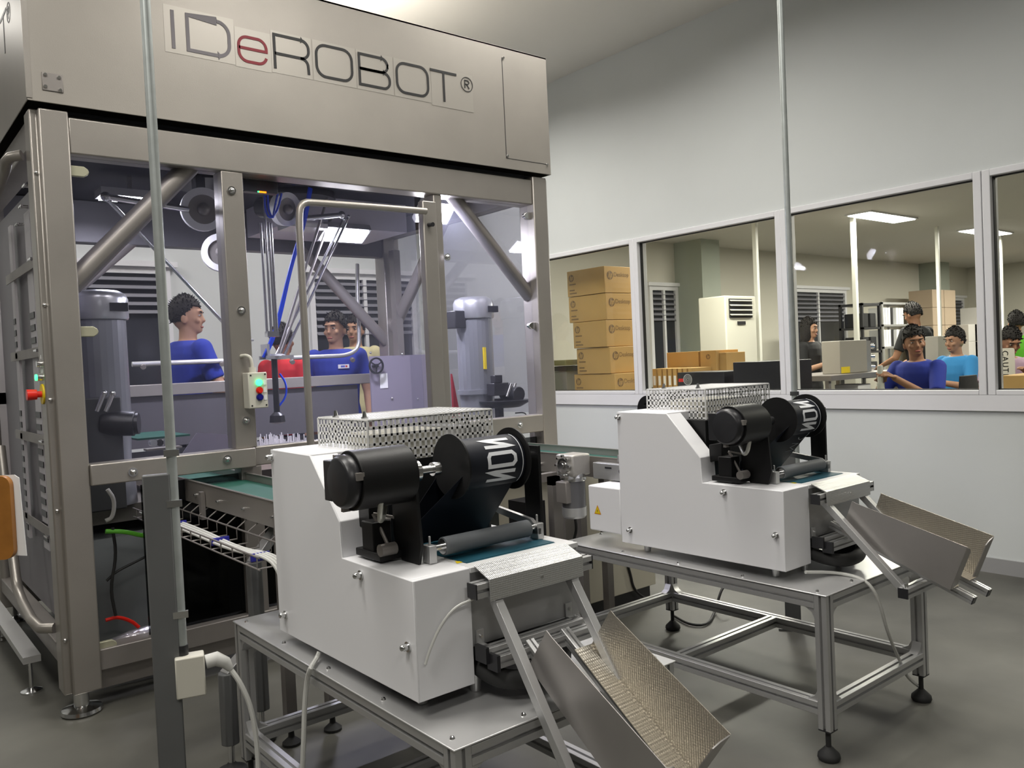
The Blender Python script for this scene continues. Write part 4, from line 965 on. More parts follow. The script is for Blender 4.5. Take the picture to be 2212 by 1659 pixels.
# chair with a sheet of paper at the left edge
cx_ = P(-95, 1118, d=2.55); ch = thing('wooden_chair', 'brown wooden chair with a white sheet behind its back, cut off by the left edge', 'chair', (cx_.x, cx_.y, 0))
u = V((RGT.x, RGT.y, 0)).normalized(); n_ = V((FWD.x, FWD.y, 0)).normalized()
WOOD = mat('orange brown wood', (.34, .14, .025), .4, noise=.15, nscale=14)
z0_, z1_ = P(15, 1208, d=2.55).z, P(15, 1027, d=2.55).z
bk = MB(); bk.prism(rr(-.18, .178, z0_, z1_, .03), lambda a, b, tt: V((cx_.x, cx_.y, 0)) + u * a + n_ * tt + V((0, 0, b)), -.01, .01); part(ch, 'backrest', bk, WOOD)
part(ch, 'seat', MB().bar(V((cx_.x, cx_.y, .43)) - n_ * .17 - u * .20, V((cx_.x, cx_.y, .43)) - n_ * .17 + u * .04, .36, .03, up=(0, 0, 1)), WOOD, bevel=.01)
for a in (-.16, .02):
    part(ch, 'leg', MB().bar(V((cx_.x, cx_.y, 0)) + u * a, V((cx_.x, cx_.y, z0_ + .05)) + u * a, .03, .03), WOOD); part(ch, 'leg', MB().bar(V((cx_.x, cx_.y, 0)) + u * a - n_ * .36, V((cx_.x, cx_.y, .43)) + u * a - n_ * .36, .03, .03), WOOD)
pp = MB(); pp.prism([(.15, z0_ + .01), (.205, z0_ + .005), (.196, z1_ - .01), (.182, z1_), (.15, z1_)], lambda a, b, tt: V((cx_.x, cx_.y, 0)) + u * a + n_ * tt + V((0, 0, b)), .0105, .013)
solo('paper_sheet', pp, PAPER, 'white paper sheet sticking out behind the brown chair back', 'paper')
# ------------------------------------------------------------------ people
SKIN = mat('brown skin', (.30, .15, .085), .65); SKIN2 = mat('light brown skin', (.37, .205, .125), .65)
HAIR = mat('black hair', (.012, .010, .009), .85, bump=.5, bscale=90); TROU = mat('dark trousers', (.02, .022, .035), .8); SHOE = mat('dark shoes', (.015, .015, .015), .5)
LIP = mat('lips', (.30, .09, .07), .5); EYEW = mat('eye white', (.6, .58, .55), .3); SHIRTS = {}
def fuse(mb, vox, smooth=4):
    me = bpy.data.meshes.new('tmp'); me.from_pydata([tuple(v) for v in mb.v], [], mb.f); me.update()
    import bmesh
    bm = bmesh.new(); bm.from_mesh(me)
    bmesh.ops.recalc_face_normals(bm, faces=bm.faces); bm.to_mesh(me); bm.free()
    o = bpy.data.objects.new('tmp', me); COL.objects.link(o)
    r = o.modifiers.new('r', 'REMESH'); r.mode = 'VOXEL'; r.voxel_size = vox; r.use_smooth_shade = True
    s_ = o.modifiers.new('s', 'SMOOTH'); s_.factor = .5; s_.iterations = smooth
    bpy.context.view_layer.update(); dg = bpy.context.evaluated_depsgraph_get()
    n = bpy.data.meshes.new_from_object(o.evaluated_get(dg)); bpy.data.objects.remove(o); bpy.data.meshes.remove(me)
    n.polygons.foreach_set('use_smooth', [True] * len(n.polygons)); return n
def put(par, name, me, m, label=None):
    me.materials.clear(); me.materials.append(m); me.name = name; o = bpy.data.objects.new(name, me); COL.objects.link(o); o.parent = par; ORG[o.name] = ORG[par.name]
    if label: o['label'] = label
    return o
def person(label, x, y, top, theta, shirt, sit=False, lean=0, arms=None, head=(0, 0), skin=None, hair='short', sleeve=.45, vox=.009, extra=None, name='person'):
    skin = skin or SKIN; dz = -.22 if sit else 0.; Ht = 1.745 + dz; s = top / Ht
    RZ = Matrix.Rotation(theta, 3, 'Z'); RL = Matrix.Rotation(lean, 3, 'X')   # lean forward about the hips
    hip = V((0, 0, .93 + dz))
    def up(p): return hip + RL @ (V(p) - V((0, 0, .93)))        # upper body point
    root = thing(name, label, 'person', (x, y, 0)); ORG[root.name] = V((0, 0, 0))
    def W(p): return (RZ @ V(p)) * s
    RH = Matrix.Rotation(head[0], 3, 'Z') @ Matrix.Rotation(head[1], 3, 'X'); hc = V((0, .0, 1.53))
    def hd(p): return up(hc + RH @ (V(p) - hc))
    def tors(e, z0=.86, z1=1.46):
        secs = [(.86, .165, .115), (.93, .168, .118), (1.05, .148, .10), (1.18, .158, .108), (1.30, .178, .118), (1.38, .19, .108), (1.43, .165, .09), (1.465, .09, .07)]
        m = MB(); m.loft([(V((0, 0, z)), a + e, b + e) for z, a, b in secs if z0 <= z <= z1 + .01], 20)
        m.v = [up(v) for v in m.v]; return m
    A = arms or {}
    sh = {1: V((.175, 0, 1.405)), -1: V((-.175, 0, 1.405))}
    E_ = {}; Hn = {}
    for k in (1, -1):
        a = A.get(k, ((.23 * k, .02, 1.13), (.25 * k, -.04, .90)))
        E_[k] = up(a[0]); Hn[k] = up(a[1])
    b = tors(0)
    b.cyl(up((0, .005, 1.42)), up((0, 0, 1.57)), .057, .052, 16)
    legs = []
    for k in (1, -1):
        if sit: J = [(.09 * k, 0, .71), (.12 * k, -.40, .56), (.12 * k, -.38, .10)]
        else: J = [(.09 * k, 0, .90), (.10 * k, -.01, .50), (.10 * k, .02, .09)]
        legs.append(J); b.cyl(J[0], J[1], .082, .056, 14); b.sph(J[0], .085); b.sph(J[1], .056); b.cyl(J[1], J[2], .055, .036, 14); b.cyl(V(J[2]), V(J[2]) + V((0, -.13, -.055)), .038, .03, 12)
        S_ = up(sh[k]); b.sph(S_, .052); b.cyl(S_, E_[k], .050, .038, 14); b.sph(E_[k], .039); b.cyl(E_[k], Hn[k], .039, .026, 14)
        fd_ = (Hn[k] - E_[k]).normalized(); side_ = fd_.cross(V((0, 0, 1))); side_ = side_.normalized() if side_.length > .1 else V((k, 0, 0)); nrm = side_.cross(fd_)
        pc = Hn[k] + fd_ * .045
        b.cbox(pc, (.078, .085, .026), Matrix((side_, fd_, nrm)).transposed()); b.sph(Hn[k], .027)
        for j, (o_, L_) in enumerate(((-.029, .06), (-.010, .072), (.010, .068), (.029, .052))):
            p0 = Hn[k] + fd_ * .085 + side_ * o_; p1 = p0 + fd_ * L_ * .45 - nrm * .008 * k; p2 = p1 + (fd_ * .7 - nrm * .7) * L_ * .35; p3 = p2 + (fd_ * .2 - nrm) * L_ * .3
            b.cyl(p0, p1, .0095, .009, 8); b.sph(p1, .009, 8, 6); b.cyl(p1, p2, .009, .008, 8); b.sph(p2, .008, 8, 6); b.cyl(p2, p3, .008, .007, 8)
        t0 = Hn[k] + fd_ * .02 + side_ * .03 * (-k); t1 = t0 + (fd_ * .6 - side_ * k * .6 - nrm * .3) * .035; b.cyl(t0, t1, .012, .010, 8); b.sph(t1, .010, 8, 6); b.cyl(t1, t1 + (fd_ - nrm * .3) * .03, .010, .008, 8)
    # head
    n0 = len(b.v)
    b.sph((0, .004, 1.632), 1, 20, 14, (.075, .094, .106)); b.sph((0, -.026, 1.575), 1, 16, 12, (.056, .064, .068)); b.sph((0, -.055, 1.535), 1, 12, 8, (.034, .036, .026))
    b.sph((0, -.095, 1.592), 1, 10, 8, (.015, .018, .014)); b.cyl((0, -.088, 1.628), (0, -.098, 1.596), .008, .011, 10)
    b.sph((0, -.083, 1.650), 1, 12, 8, (.05, .015, .012))
    for k in (1, -1): b.sph((.076 * k, .01, 1.60), 1, 10, 8, (.011, .02, .032)); b.sph((.042 * k, -.066, 1.592), 1, 8, 6, (.022, .02, .02))
    for i in range(n0, len(b.v)): b.v[i] = hd(b.v[i])
    b.v = [W(v) for v in b.v]; bo = put(root, 'body', fuse(b, vox * s), skin)
    # face
    for k in (1, -1):
        e = MB(); e.sph((.030 * k, -.0775, 1.624), 1, 10, 8, (.014, .0105, .0048)); e.v = [W(hd(v)) for v in e.v]; eo = part(root, 'eye', e, EYEW)
        e = MB(); e.sph((.030 * k, -.0855, 1.6235), 1, 8, 6, (.0072, .0045, .0046)); e.v = [W(hd(v)) for v in e.v]; part(eo, 'iris', e, HAIR)
        e = MB(); e.cbox((.032 * k, -.091, 1.645), (.036, .008, .007), Matrix.Rotation(-.12 * k, 3, 'Y')); e.v = [W(hd(v)) for v in e.v]; part(root, 'eyebrow', e, HAIR)
    e = MB(); e.sph((0, -.0865, 1.551), 1, 12, 6, (.025, .009, .008)); e.v = [W(hd(v)) for v in e.v]; part(root, 'mouth', e, LIP)
    # hair
    h_ = MB(); h_.sph((0, .012, 1.643), 1, 40, 30, (.0805, .098, .116))
    low = 1.575 if hair == 'short' else 1.50
    def keep(v):
        yy = v.y
        line = 1.668 + random.uniform(-.006, .006) if yy < -.05 else (1.612 + (-yy) * 1.2 if yy < .0 else 1.612 - (yy) * 1.5)
        return v.z > max(line, low if yy > .03 else 0)
    h_.f = [f for f in h_.f if all(keep(h_.v[i]) for i in f)]
    hm = MB(); use = sorted({i for f in h_.f for i in f}); mp = {o: i for i, o in enumerate(use)}; hm.v = [W(hd(h_.v[i] + V((random.uniform(-.003, .003), random.uniform(-.003, .003), random.uniform(-.001, .005))))) for i in use]; hm.f = [tuple(mp[i] for i in f) for f in h_.f]
    if hair == 'long':
        l_ = MB()
        l_.loft([(V((0, .05, 1.37)), .06, .03), (V((0, .045, 1.42)), .095, .055), (V((0, .03, 1.50)), .10, .065), (V((0, .02, 1.60)), .095, .08), (V((0, .012, 1.69)), .078, .09)], 18)
        l_.v = [W(hd(v)) for v in l_.v]; hm.add(l_.v, l_.f)
    base_n = len(hm.v)
    for i in range(0, base_n, 2):
        p = hm.v[i]; cc0 = W(hd((0, .01, 1.62))); o_ = (p - cc0).normalized()
        if random.random() < .6:
            b1, b2 = o_.cross(V((0, 0, 1))), o_.cross(V((1, 0, 0))); r_ = .006 * s
            tip = p + o_ * .012 * s + V((random.uniform(-.008, .008), random.uniform(-.008, .008), random.uniform(-.006, .004))) * s
            hm.add([p + b1 * r_, p - b1 * r_ * .5 + b2 * r_, p - b1 * r_ * .5 - b2 * r_, tip], [(0, 1, 3), (1, 2, 3), (2, 0, 3)])
    part(root, 'hair', hm, HAIR, solid=.007 * s)
    # clothes
    c_ = tors(.013)
    for k in (1, -1):
        S_ = up(sh[k]); el = S_.lerp(E_[k], sleeve / .45 * .72) if sleeve < .9 else E_[k]
        c_.sph(S_, .068); c_.cyl(S_, el, .066, .058 if sleeve < .9 else .05, 16)
        if sleeve >= .9: c_.sph(E_[k], .05); c_.cyl(E_[k], E_[k].lerp(Hn[k], .85), .048, .036, 14)
    c_.v = [W(v) for v in c_.v]; so = put(root, 'shirt', fuse(c_, .010 * s, 3), shirt)
    tr_ = MB(); tr_.loft([(V((0, 0, .85 + dz)), .16, .115), (V((0, 0, .97 + dz)), .165, .12)], 18)
    for J in legs:
        tr_.sph(J[0], .098); tr_.cyl(J[0], J[1], .097, .07, 14); tr_.sph(J[1], .07); tr_.cyl(J[1], V(J[2]) + V((0, 0, .02)), .068, .055, 14)
    tr_.v = [W(v) for v in tr_.v]; put(root, 'trousers', fuse(tr_, .014 * s, 3), TROU)
    for J in legs:
        f_ = MB(); c = V(J[2]); f_.sph(c + V((0, -.05, -.045)), 1, 12, 8, (.045, .13, .05)); f_.v = [W(v) for v in f_.v]; part(root, 'shoe', f_, SHOE)
    if extra: extra(root, so, lambda p: W(up(p)))
    return root
BLUE = mat('royal blue cotton', (.012, .028, .26), .85); BLKC = mat('black cotton', (.012, .012, .013), .85); REDC = mat('red cotton', (.45, .008, .015), .8)
LBLUE = mat('sky blue cotton', (.03, .22, .50), .85); PINK = mat('pink cotton', (.36, .25, .33), .85); GRNC = mat('green cotton', (.10, .42, .02), .85); YELC = mat('pale yellow cotton', (.48, .44, .25), .85)
crossed = {1: ((.24, -.08, 1.16), (-.10, -.20, 1.20)), -1: ((-.24, -.08, 1.14), (.12, -.22, 1.13))}
c = P(402, 642, Y=6.12)
person('man in a blue t-shirt seen in profile behind the cell, arms crossed', c.x, c.y, c.z, math.radians(98), BLUE, arms=crossed, head=(-.6, 0), skin=SKIN2, vox=.007)
c = P(722, 676, Y=6.2)
def patch(root, so, T):
    mb = MB(); o = [T((.045, -.138, 1.315)), T((.125, -.120, 1.315)), T((.125, -.120, 1.345)), T((.045, -.138, 1.345))]; n = (o[1] - o[0]).cross(o[3] - o[0]).normalized() * .006
    mb.add([p + n for p in o] + [p - n for p in o], [(0, 1, 2, 3), (7, 6, 5, 4), (0, 4, 5, 1), (1, 5, 6, 2), (2, 6, 7, 3), (3, 7, 4, 0)]); po = part(root, 'badge', mb, PAPER, label='white chest badge')
    for a, b, mm in ((.25, .62, mat('badge blue', (.1, .13, .5), .6)), (.66, .85, mat('badge red', (.5, .05, .05), .6))):
        m2_ = MB(); q = [o[0].lerp(o[1], a).lerp(o[3].lerp(o[2], a), .25), o[0].lerp(o[1], b).lerp(o[3].lerp(o[2], b), .25), o[0].lerp(o[1], b).lerp(o[3].lerp(o[2], b), .75), o[0].lerp(o[1], a).lerp(o[3].lerp(o[2], a), .75)]
        m2_.add([p + n * 1.15 for p in q], [(0, 1, 2, 3)]); part(po, 'badge_mark', m2_, mm)
person('man in a blue t-shirt with a white chest badge, facing the camera behind the cell', c.x, c.y, c.z, math.radians(-42), BLUE, head=(-.25, 0), skin=SKIN2, extra=patch, vox=.007)
c = P(765, 682, Y=7.3)
person('man in a pale yellow shirt half hidden behind the man with the badge', c.x, c.y, c.z, math.radians(-50), YELC, skin=SKIN2)
c = P(608, 702, Y=6.5)
person('person in a red shirt seen from behind beyond the cell, black cap of hair', c.x, c.y, c.z, math.radians(118), REDC)
# office people
def P2(px, py, d): return P(px, py, d=d)
c = P2(1747, 688, 9.9)
person('woman with shoulder length dark hair in a black top, standing in the office', c.x, c.y, c.z, math.radians(5), BLKC, arms={1: ((.22, -.04, 1.14), (.08, -.28, 1.22)), -1: ((-.24, -.02, 1.12), (-.06, -.30, 1.22))}, hair='long', skin=SKIN2, sleeve=.6)
c = P2(1987, 652, 10.3)
person('man in a black t-shirt standing with his back turned in the office', c.x, c.y, c.z, math.radians(165), BLKC, lean=.12, head=(0, .2), arms={1: ((.27, -.1, 1.13), (.2, -.35, 1.08)), -1: ((-.27, -.1, 1.13), (-.18, -.35, 1.10))})
def tube_(root, so, T):
    c = T((.0, -.50, 1.40)) + V(root.location)
    solo('clear_tube', MB().cyl(c + V((0, 0, -.02)), c + V((0, 0, .12)), .022, n=16).cyl(c + V((0, 0, -.30)), c + V((0, 0, -.02)), .03, n=16), mat('frosted plastic', (.55, .55, .5), .3), 'frosted tube held upright by the seated young man in blue', 'tube')
c = P2(1990, 704, 6.9)
person('seated young man in a blue t-shirt in the office looking at the camera', c.x, c.y, c.z, math.radians(-98), BLUE, sit=True, lean=.15, head=(.80, -.05), arms={1: ((.26, -.20, 1.17), (.06, -.40, 1.40)), -1: ((-.26, -.20, 1.18), (-.05, -.42, 1.38))}, vox=.007, extra=tube_)
c = P2(2073, 708, 8.4)
person('seated man in a sky blue shirt behind the second grey machine in the office', c.x, c.y, c.z, math.radians(-110), LBLUE, sit=True, lean=.1, skin=SKIN2, arms={1: ((.25, -.14, 1.17), (.05, -.38, 1.26)), -1: ((-.25, -.14, 1.17), (-.05, -.40, 1.28))})
c = P2(2166, 704, 7.6)
person('seated person in a pink shirt at the right edge holding a printed card', c.x, c.y, c.z, math.radians(-50), PINK, sit=True, lean=.2, head=(.1, .25), arms={1: ((.25, -.18, 1.22), (.04, -.33, 1.40)), -1: ((-.25, -.14, 1.2), (-.10, -.33, 1.30))})
cc_ = c
c = P2(2194, 674, 9.6)
person('person in a bright green shirt standing behind the person with the card', c.x, c.y, c.z, math.radians(120), GRNC)
# stools for the seated people
for px, py, d_, lb_ in ((1990, 704, 6.9, 'black stool under the seated young man in blue'), (2073, 708, 8.4, 'black stool under the seated man in sky blue'), (2166, 704, 7.6, 'black stool under the seated person in pink')):
    c = P2(px, py, d_); z = .60 * c.z / 1.525
    st = thing('stool', lb_, 'stool', (c.x, c.y, 0), 'office stools'); part(st, 'seat', MB().lathe([(.15, 0), (.17, .01), (.17, .035), (.15, .045)], (c.x, c.y, z - .05)), BLKP)
    for k in range(4):
        a = k * PI / 2 + .4; part(st, 'leg', MB().cyl((c.x + .16 * math.cos(a), c.y + .16 * math.sin(a), 0), (c.x + .1 * math.cos(a), c.y + .1 * math.sin(a), z - .045), .012, n=8), BLKP)
# printed card
cr_ = P(2178, 800, d=7.15); u = V((RGT.x, RGT.y, 0)).normalized(); n_ = V((FWD.x, FWD.y, 0)).normalized(); k_ = 7.15 / F
mb = MB(); mb.prism(rr(-17 * k_, 15 * k_, -48 * k_, 48 * k_, .02), lambda a, b, t_: cr_ + u * a + n_ * t_ + V((0, 0, b)), 0, .006)
crd = thing('printed_card', 'white card with large vertical letters held by the seated person in pink', 'card', cr_); part(crd, 'board', mb, mat('off white card', (.55, .52, .45), .7))
for i, chh in enumerate('CAUTION'):
    t_ = text_mb(chh, .062, lambda a, b, e: cr_ + u * (-12 * k_ + b * 1.2) + V((0, 0, 43 * k_ - i * 12.5 * k_ - a)) - n_ * .002)
    part(crd, 'letter', t_, MATS['black lettering'], smooth=False)
# ------------------------------------------------------------------ inside the cell
def rod(p, q, r): return MB().cyl(p, q, r, n=12)
ROD = mat('bright carbon rod', (.6, .6, .62), .2, .9)
def robot(label, hubs, uppers, fores, eff, base):
    t = thing('delta_robot', label, 'robot', base, 'delta robots in the cell')
    part(t, 'mounting_plate', MB().cyl(V(base) + V((0, 0, -.04)), V(base) + V((0, 0, 0)), .22, n=24), BLKP)
    for c_, ax, r_ in hubs:
        c_ = V(c_); ax = V(ax).normalized()
        mo_ = part(t, 'drive', MB().cyl(c_ + ax * .06, c_ + ax * .24, r_ * .62, n=20).bar(c_ + ax * .15, (c_.x + ax.x * .15, c_.y + ax.y * .15, base[2] - .03), .07, .05), BLKP)
        part(mo_, 'drive_ring', MB().ring(c_, c_ + ax * .05, r_, r_ * .68, 28), mat('white cast ring', (.85, .85, .86), .4))
        part(mo_, 'drive_core', MB().cyl(c_ + ax * .01, c_ + ax * .06, r_ * .68, n=20).sph(c_, r_ * .3), STEELD)
    for p, q in uppers: part(t, 'upper_arm', rod(p, q, .016).sph(p, .024), ROD)
    for k, (p, q) in enumerate(fores): part(t, 'forearm', rod(p, q, .0085).sph(p, .013, 8, 6).sph(q, .013, 8, 6), STEELD if len(fores) == 4 and k in (0, 1) else ROD)
    e = V(eff); part(t, 'platform', MB().lathe([(.07, 0), (.075, .008), (.05, .02)], e, n=6), ALU)
    return t, e
Y1 = 4.45
el = P(228, 425, Y=4.30); hb_ = P(440, 452, Y=Y1)
e1 = P(521, 738, Y=4.7)
robot('delta robot at the left of the cell with one elbow stretched towards the left pillar', [(hb_, (.2, 1, .1), .115), (P(478, 545, Y=5.0), (.3, 1, 0), .115)],
      [(el, P(405, 452, Y=Y1))], [(el, e1), (el + V((.03, .08, 0)), e1 + V((.03, .06, 0)))], e1, (hb_.x + .15, 4.75, 2.525))
hb2 = P(622, 452, Y=4.65); e2 = P(592, 772, Y=4.75)
fo = [(P(712, 413, Y=4.75), e2 + V((.02, 0, 0))), (P(713, 474, Y=4.9), e2 + V((.05, .04, 0))), (P(753, 468, Y=4.75), e2 + V((.06, 0, 0))), (P(742, 474, Y=4.85), e2 + V((.03, .06, 0)))]
rb2, _ = robot('delta robot in mid cell with a black suction tube and blue hoses', [(hb2, (-.3, 1, .2), .10)], [(P(738, 464, Y=4.75), P(645, 473, Y=4.65))], fo, e2, (hb2.x + .2, 4.9, 2.525))
part(rb2, 'suction_tube', MB().cyl(e2, e2 + V((0, 0, -.34)), .018).lathe([(.02, 0), (.045, -.02), (.05, -.06), (.03, -.07)], e2 + V((0, 0, -.33)), n=8), BLKP)
part(rb2, 'gripper_frame', MB().box(e2 + V((-.07, -.06, -.01)), e2 + V((.10, -.045, .01))).box(e2 + V((-.07, .045, -.01)), e2 + V((.10, .06, .01))).box(e2 + V((-.06, -.05, .0)), e2 + V((-.045, .05, .08))), ALU)
for k in range(3):
    o_ = V((.012 * k, .01 * k, 0))
    part(rb2, 'blue_hose', MB().tube([P(668, 405, Y=4.6) + o_, P(655, 480, Y=4.6) + o_, P(628, 570, Y=4.65) + o_ * .6, P(600, 690, Y=4.7) + o_, P(585, 735, Y=4.72) + o_, P(568, 772, Y=4.72) + o_], .0075, 8, 2), BLUEH)
for a, b in ((571, 600), (578, 592)):
    part(rb2, 'blue_hose', MB().tube([P(a, 418, Y=4.2), P(a + 2, 455, Y=4.2), P(a + 12, 474, Y=4.2), P(b, 455, Y=4.2), P(b + 8, 418, Y=4.2)], .006, 8, 2), BLUEH)
part(rb2, 'blue_hose', MB().tube([e2 + V((.03, 0, -.1)), e2 + V((.06, -.02, -.16)), e2 + V((.055, -.02, -.24)), e2 + V((.01, 0, -.30))], .006, 8, 2), BLUEH)
# telescopic steel rods
tr_ = thing('telescopic_rods', 'bundle of vertical bright steel rods beside the middle delta robot', 'rods', P(573, 700, Y=4.4))
for px, y0_ in ((563, 482), (572, 462), (580, 480), (585, 482)):
    part(tr_, 'rod', MB().cyl(P(px, y0_, Y=4.4), P(px + 14, 720, Y=4.4), .0075, n=10), STEELR)
part(tr_, 'rod_hanger', MB().cyl(P(572, 470, Y=4.4), V((P(572, 470, Y=4.4).x, 4.4, 2.53)), .006, n=8), STEELR)
part(tr_, 'rod_clamp', MB().bar(P(575, 722, Y=4.4), P(600, 722, Y=4.4), .04, .03), STEELR)
# feeder motors
def fmotor(cx_, cy_, label, red):
    t = thing('feeder_motor', label, 'motor', (cx_, cy_, .80), 'feeder motors standing in the cell')
    co = part(t, 'motor_cowl', MB().lathe([(.127, 0), (.132, .01), (.132, .10), (.12, .125), (.09, .14), (.03, .145)], (cx_, cy_, 1.69), n=32), MOTS)
    part(co, 'cowl_slot', MB().box((cx_ + .02, cy_ - .135, 1.725), (cx_ + .10, cy_ - .10, 1.765)), BLKP)
    rb_ = MB(); rb_.cyl((cx_, cy_, 1.20), (cx_, cy_, 1.69), .106, n=24)
    for k in range(26):
        a = 2 * PI * k / 26; rb_.bar((cx_ + .114 * math.cos(a), cy_ + .114 * math.sin(a), 1.21), (cx_ + .114 * math.cos(a), cy_ + .114 * math.sin(a), 1.685), .006, .03, up=(-math.sin(a), math.cos(a), 0))
    part(t, 'finned_body', rb_, MOTG)
    part(t, 'flange', MB().lathe([(.13, 0), (.13, .03)], (cx_, cy_, 1.20), n=24), MOTG)
    part(t, 'terminal_box', MB().box((cx_ - .19, cy_ - .06, 1.63), (cx_ - .11, cy_ + .06, 1.74)), BLKP, bevel=.005)
    part(t, 'gear_base', MB().lathe([(.125, 0), (.12, .1), (.105, .16), (.115, .40)], (cx_, cy_, .80), n=18), MOTG)
    if red:
        part(t, 'warning_strip', MB().box((cx_ - .03, cy_ - .131, 1.36), (cx_ - .012, cy_ - .118, 1.50)), YEL)
        part(t, 'red_guard', MB().prism([(0, 0), (.05, 0), (.0, .28)], lambda a, b, tt: V((cx_ - .20 + a, cy_ + tt, 1.06 + b)), -.01, .01), mat('dark red guard', (.22, .008, .015), .5))
    return t
fmotor(3.22, 4.33, 'silver finned motor standing upright in the right bay of the cell', True)
fmotor(.975, 4.33, 'silver finned motor standing upright in the left bay of the cell', False)
# black inspection unit in the right bay
c = P(1085, 860, Y=4.15); iu = thing('inspection_unit', 'black sensor unit on a dark plate in the right bay of the cell', 'sensor', (c.x, 4.15, .8))
part(iu, 'post', MB().box((c.x - .05, 4.13, .80), (c.x - .01, 4.17, c.z)), BLKP)
part(iu, 'plate', MB().lathe([(.10, 0), (.16, .03), (.17, .045)], (c.x + .02, 4.15, c.z - .06), n=20), BLKP)
part(iu, 'sensor_head', MB().box((c.x - .10, 4.1, c.z + .02), (c.x + .02, 4.18, c.z + .10)).cyl((c.x + .06, 4.05, c.z + .02), (c.x + .06, 4.2, c.z + .03), .05).box((c.x - .09, 4.1, c.z + .1), (c.x - .03, 4.15, c.z + .15)), BLKP, bevel=.004)
for dx in (0, .035): part(iu, 'connector', MB().cyl((c.x - .01 + dx, 4.09, c.z + .01), (c.x + .03 + dx, 4.09, c.z + .09), .012), STEELR)
part(iu, 'sensor_wire', MB().tube([(c.x + .06, 4.1, c.z - .10), (c.x + .13, 4.08, c.z - .10), (c.x + .14, 4.08, c.z - .14), (c.x + .08, 4.08, c.z - .17)], .004, 8, 2), CABLEK)
# servo and valves in the left bay
c = P(292, 915, Y=4.1); sv = thing('servo_drive', 'black servo motor with silver plugs in the lower left bay', 'motor', (c.x, 4.2, .8))
part(sv, 'servo_body', MB().cyl((c.x - .13, 4.16, c.z + .01), (c.x, 4.1, c.z), .058, n=24), BLKP, bevel=.004)
part(sv, 'servo_cap', MB().cyl((c.x, 4.1, c.z), (c.x + .015, 4.093, c.z), .05, n=24), BLKP); part(sv, 'servo_block', MB().box((c.x - .22, 4.12, .80), (c.x - .05, 4.24, c.z + .13)), mat('charcoal casting', (.05, .052, .055), .5), bevel=.006)
for px in (225, 243): q_ = P(px, 850, Y=4.08); part(sv, 'plug', MB().cyl(q_, q_ + V((-.035, 0, -.08)), .011).sph(q_, .014), STEELR)
vt = thing('valve_block', 'row of small black valves with yellow marks on the left bay beam', 'valve', P(345, 960, Y=4.1))
for k in range(4):
    c = P(330 + k * 13, 957 - k, Y=4.05); part(vt, 'valve', MB().cyl(c + V((0, -.02, 0)), c + V((0, .02, .0)), .016), BLKP if k % 2 else STEELR)
part(vt, 'mount', MB().box(P(318, 975, Y=4.1), P(385, 962, Y=4.16)), STEELD)
cgn = solo('belt_strip', MB().box((P(295, 940, Y=4.7).x, 4.68, P(400, 938, Y=4.7).z - .01), (P(408, 938, Y=4.7).x, 5.2, P(400, 938, Y=4.7).z)), GREEN, 'narrow green belt strip inside the left bay', 'belt')
# sloped guard and trays
c0, c1, c2, c3, c4 = [P(*q_, Y=4.15) for q_ in ((388, 988), (425, 935), (490, 938), (505, 965), (500, 975))]
gd = MB(); gd.prism([(p.x, p.z) for p in (c0, P(505, 978, Y=4.15), c3, c2, c1)], lambda a, b, tt: V((a, 4.15 + tt, b)), 0, .004)
solo('sloped_guard', gd, MATS['lavender steel panel'], 'sloped sheet guard above the left bay beam', 'guard')
for k, (px, lab) in enumerate(((600, 'tray of clear upright prongs left of the white cage'), (665, 'tray of clear upright prongs right behind the white cage'))):
    c = P(px, 985, Y=4.5); tt_ = thing('prong_tray', lab, 'tray', (c.x, 4.6, .8), 'clear prong trays in the cell')
    part(tt_, 'base', MB().box((c.x - .12, 4.48, .80), (c.x + .12, 4.95, c.z)), mat('pinkish plastic', (.5, .42, .40), .5))
    pg = MB()
    for i in range(8):
        for j in range(5): pg.cyl((c.x - .11 + i * .031, 4.5 + j * .09, c.z), (c.x - .11 + i * .031, 4.5 + j * .09, c.z + .10 + random.uniform(-.02, .02)), .005, .003, 6)
    o_ = part(tt_, 'prongs', pg, mat('clear plastic prongs', (.75, .75, .78), .15)); o_['kind'] = 'stuff'
# lower left bay: silver bag, wires
bg = MB(); bg.tube([P(238, 1398, Y=4.02), P(285, 1385, Y=4.02), P(340, 1370, Y=4.02), P(400, 1350, Y=4.02)], [.035, .05, .052, .04], 14); 
solo('foil_duct', bg, mat('crumpled foil', (.5, .48, .52), .3, .7, bump=.6, bscale=30), 'crumpled silver duct lying at the bottom of the left bay', 'duct', kind=None)
def wire(pts, r, m, lab): solo('cell_wire', MB().tube(pts, r, 8, 2), m, lab, 'cable')
wire([P(228, 1148, Y=3.98), P(270, 1148, Y=3.98), P(310, 1158, Y=3.98), P(340, 1158, Y=3.98), P(390, 1140, Y=4.0)], .010, GRNW, 'green and yellow earth wire in the lower left bay')
wire([P(232, 1057, Y=3.98), P(248, 1080, Y=3.98), P(244, 1118, Y=3.98), P(228, 1125, Y=3.98)], .009, CABLEW, 'white wire loop just under the left bay beam')
wire([P(230, 1255, Y=4.0), P(250, 1235, Y=4.0), P(290, 1215, Y=4.0), P(335, 1192, Y=4.0)], .006, CABLEK, 'black cable bundle slanting across the grey cabinet')
wire([P(243, 1140, Y=3.98), P(252, 1200, Y=3.98), P(238, 1270, Y=3.98), P(250, 1330, Y=3.98)], .007, CABLEK, 'black cable hanging in the lower left bay')
wire([P(228, 1340, Y=4.0), P(255, 1332, Y=4.0), P(285, 1342, Y=4.0), P(300, 1355, Y=4.0)], .008, REDM, 'red cable above the silver duct')
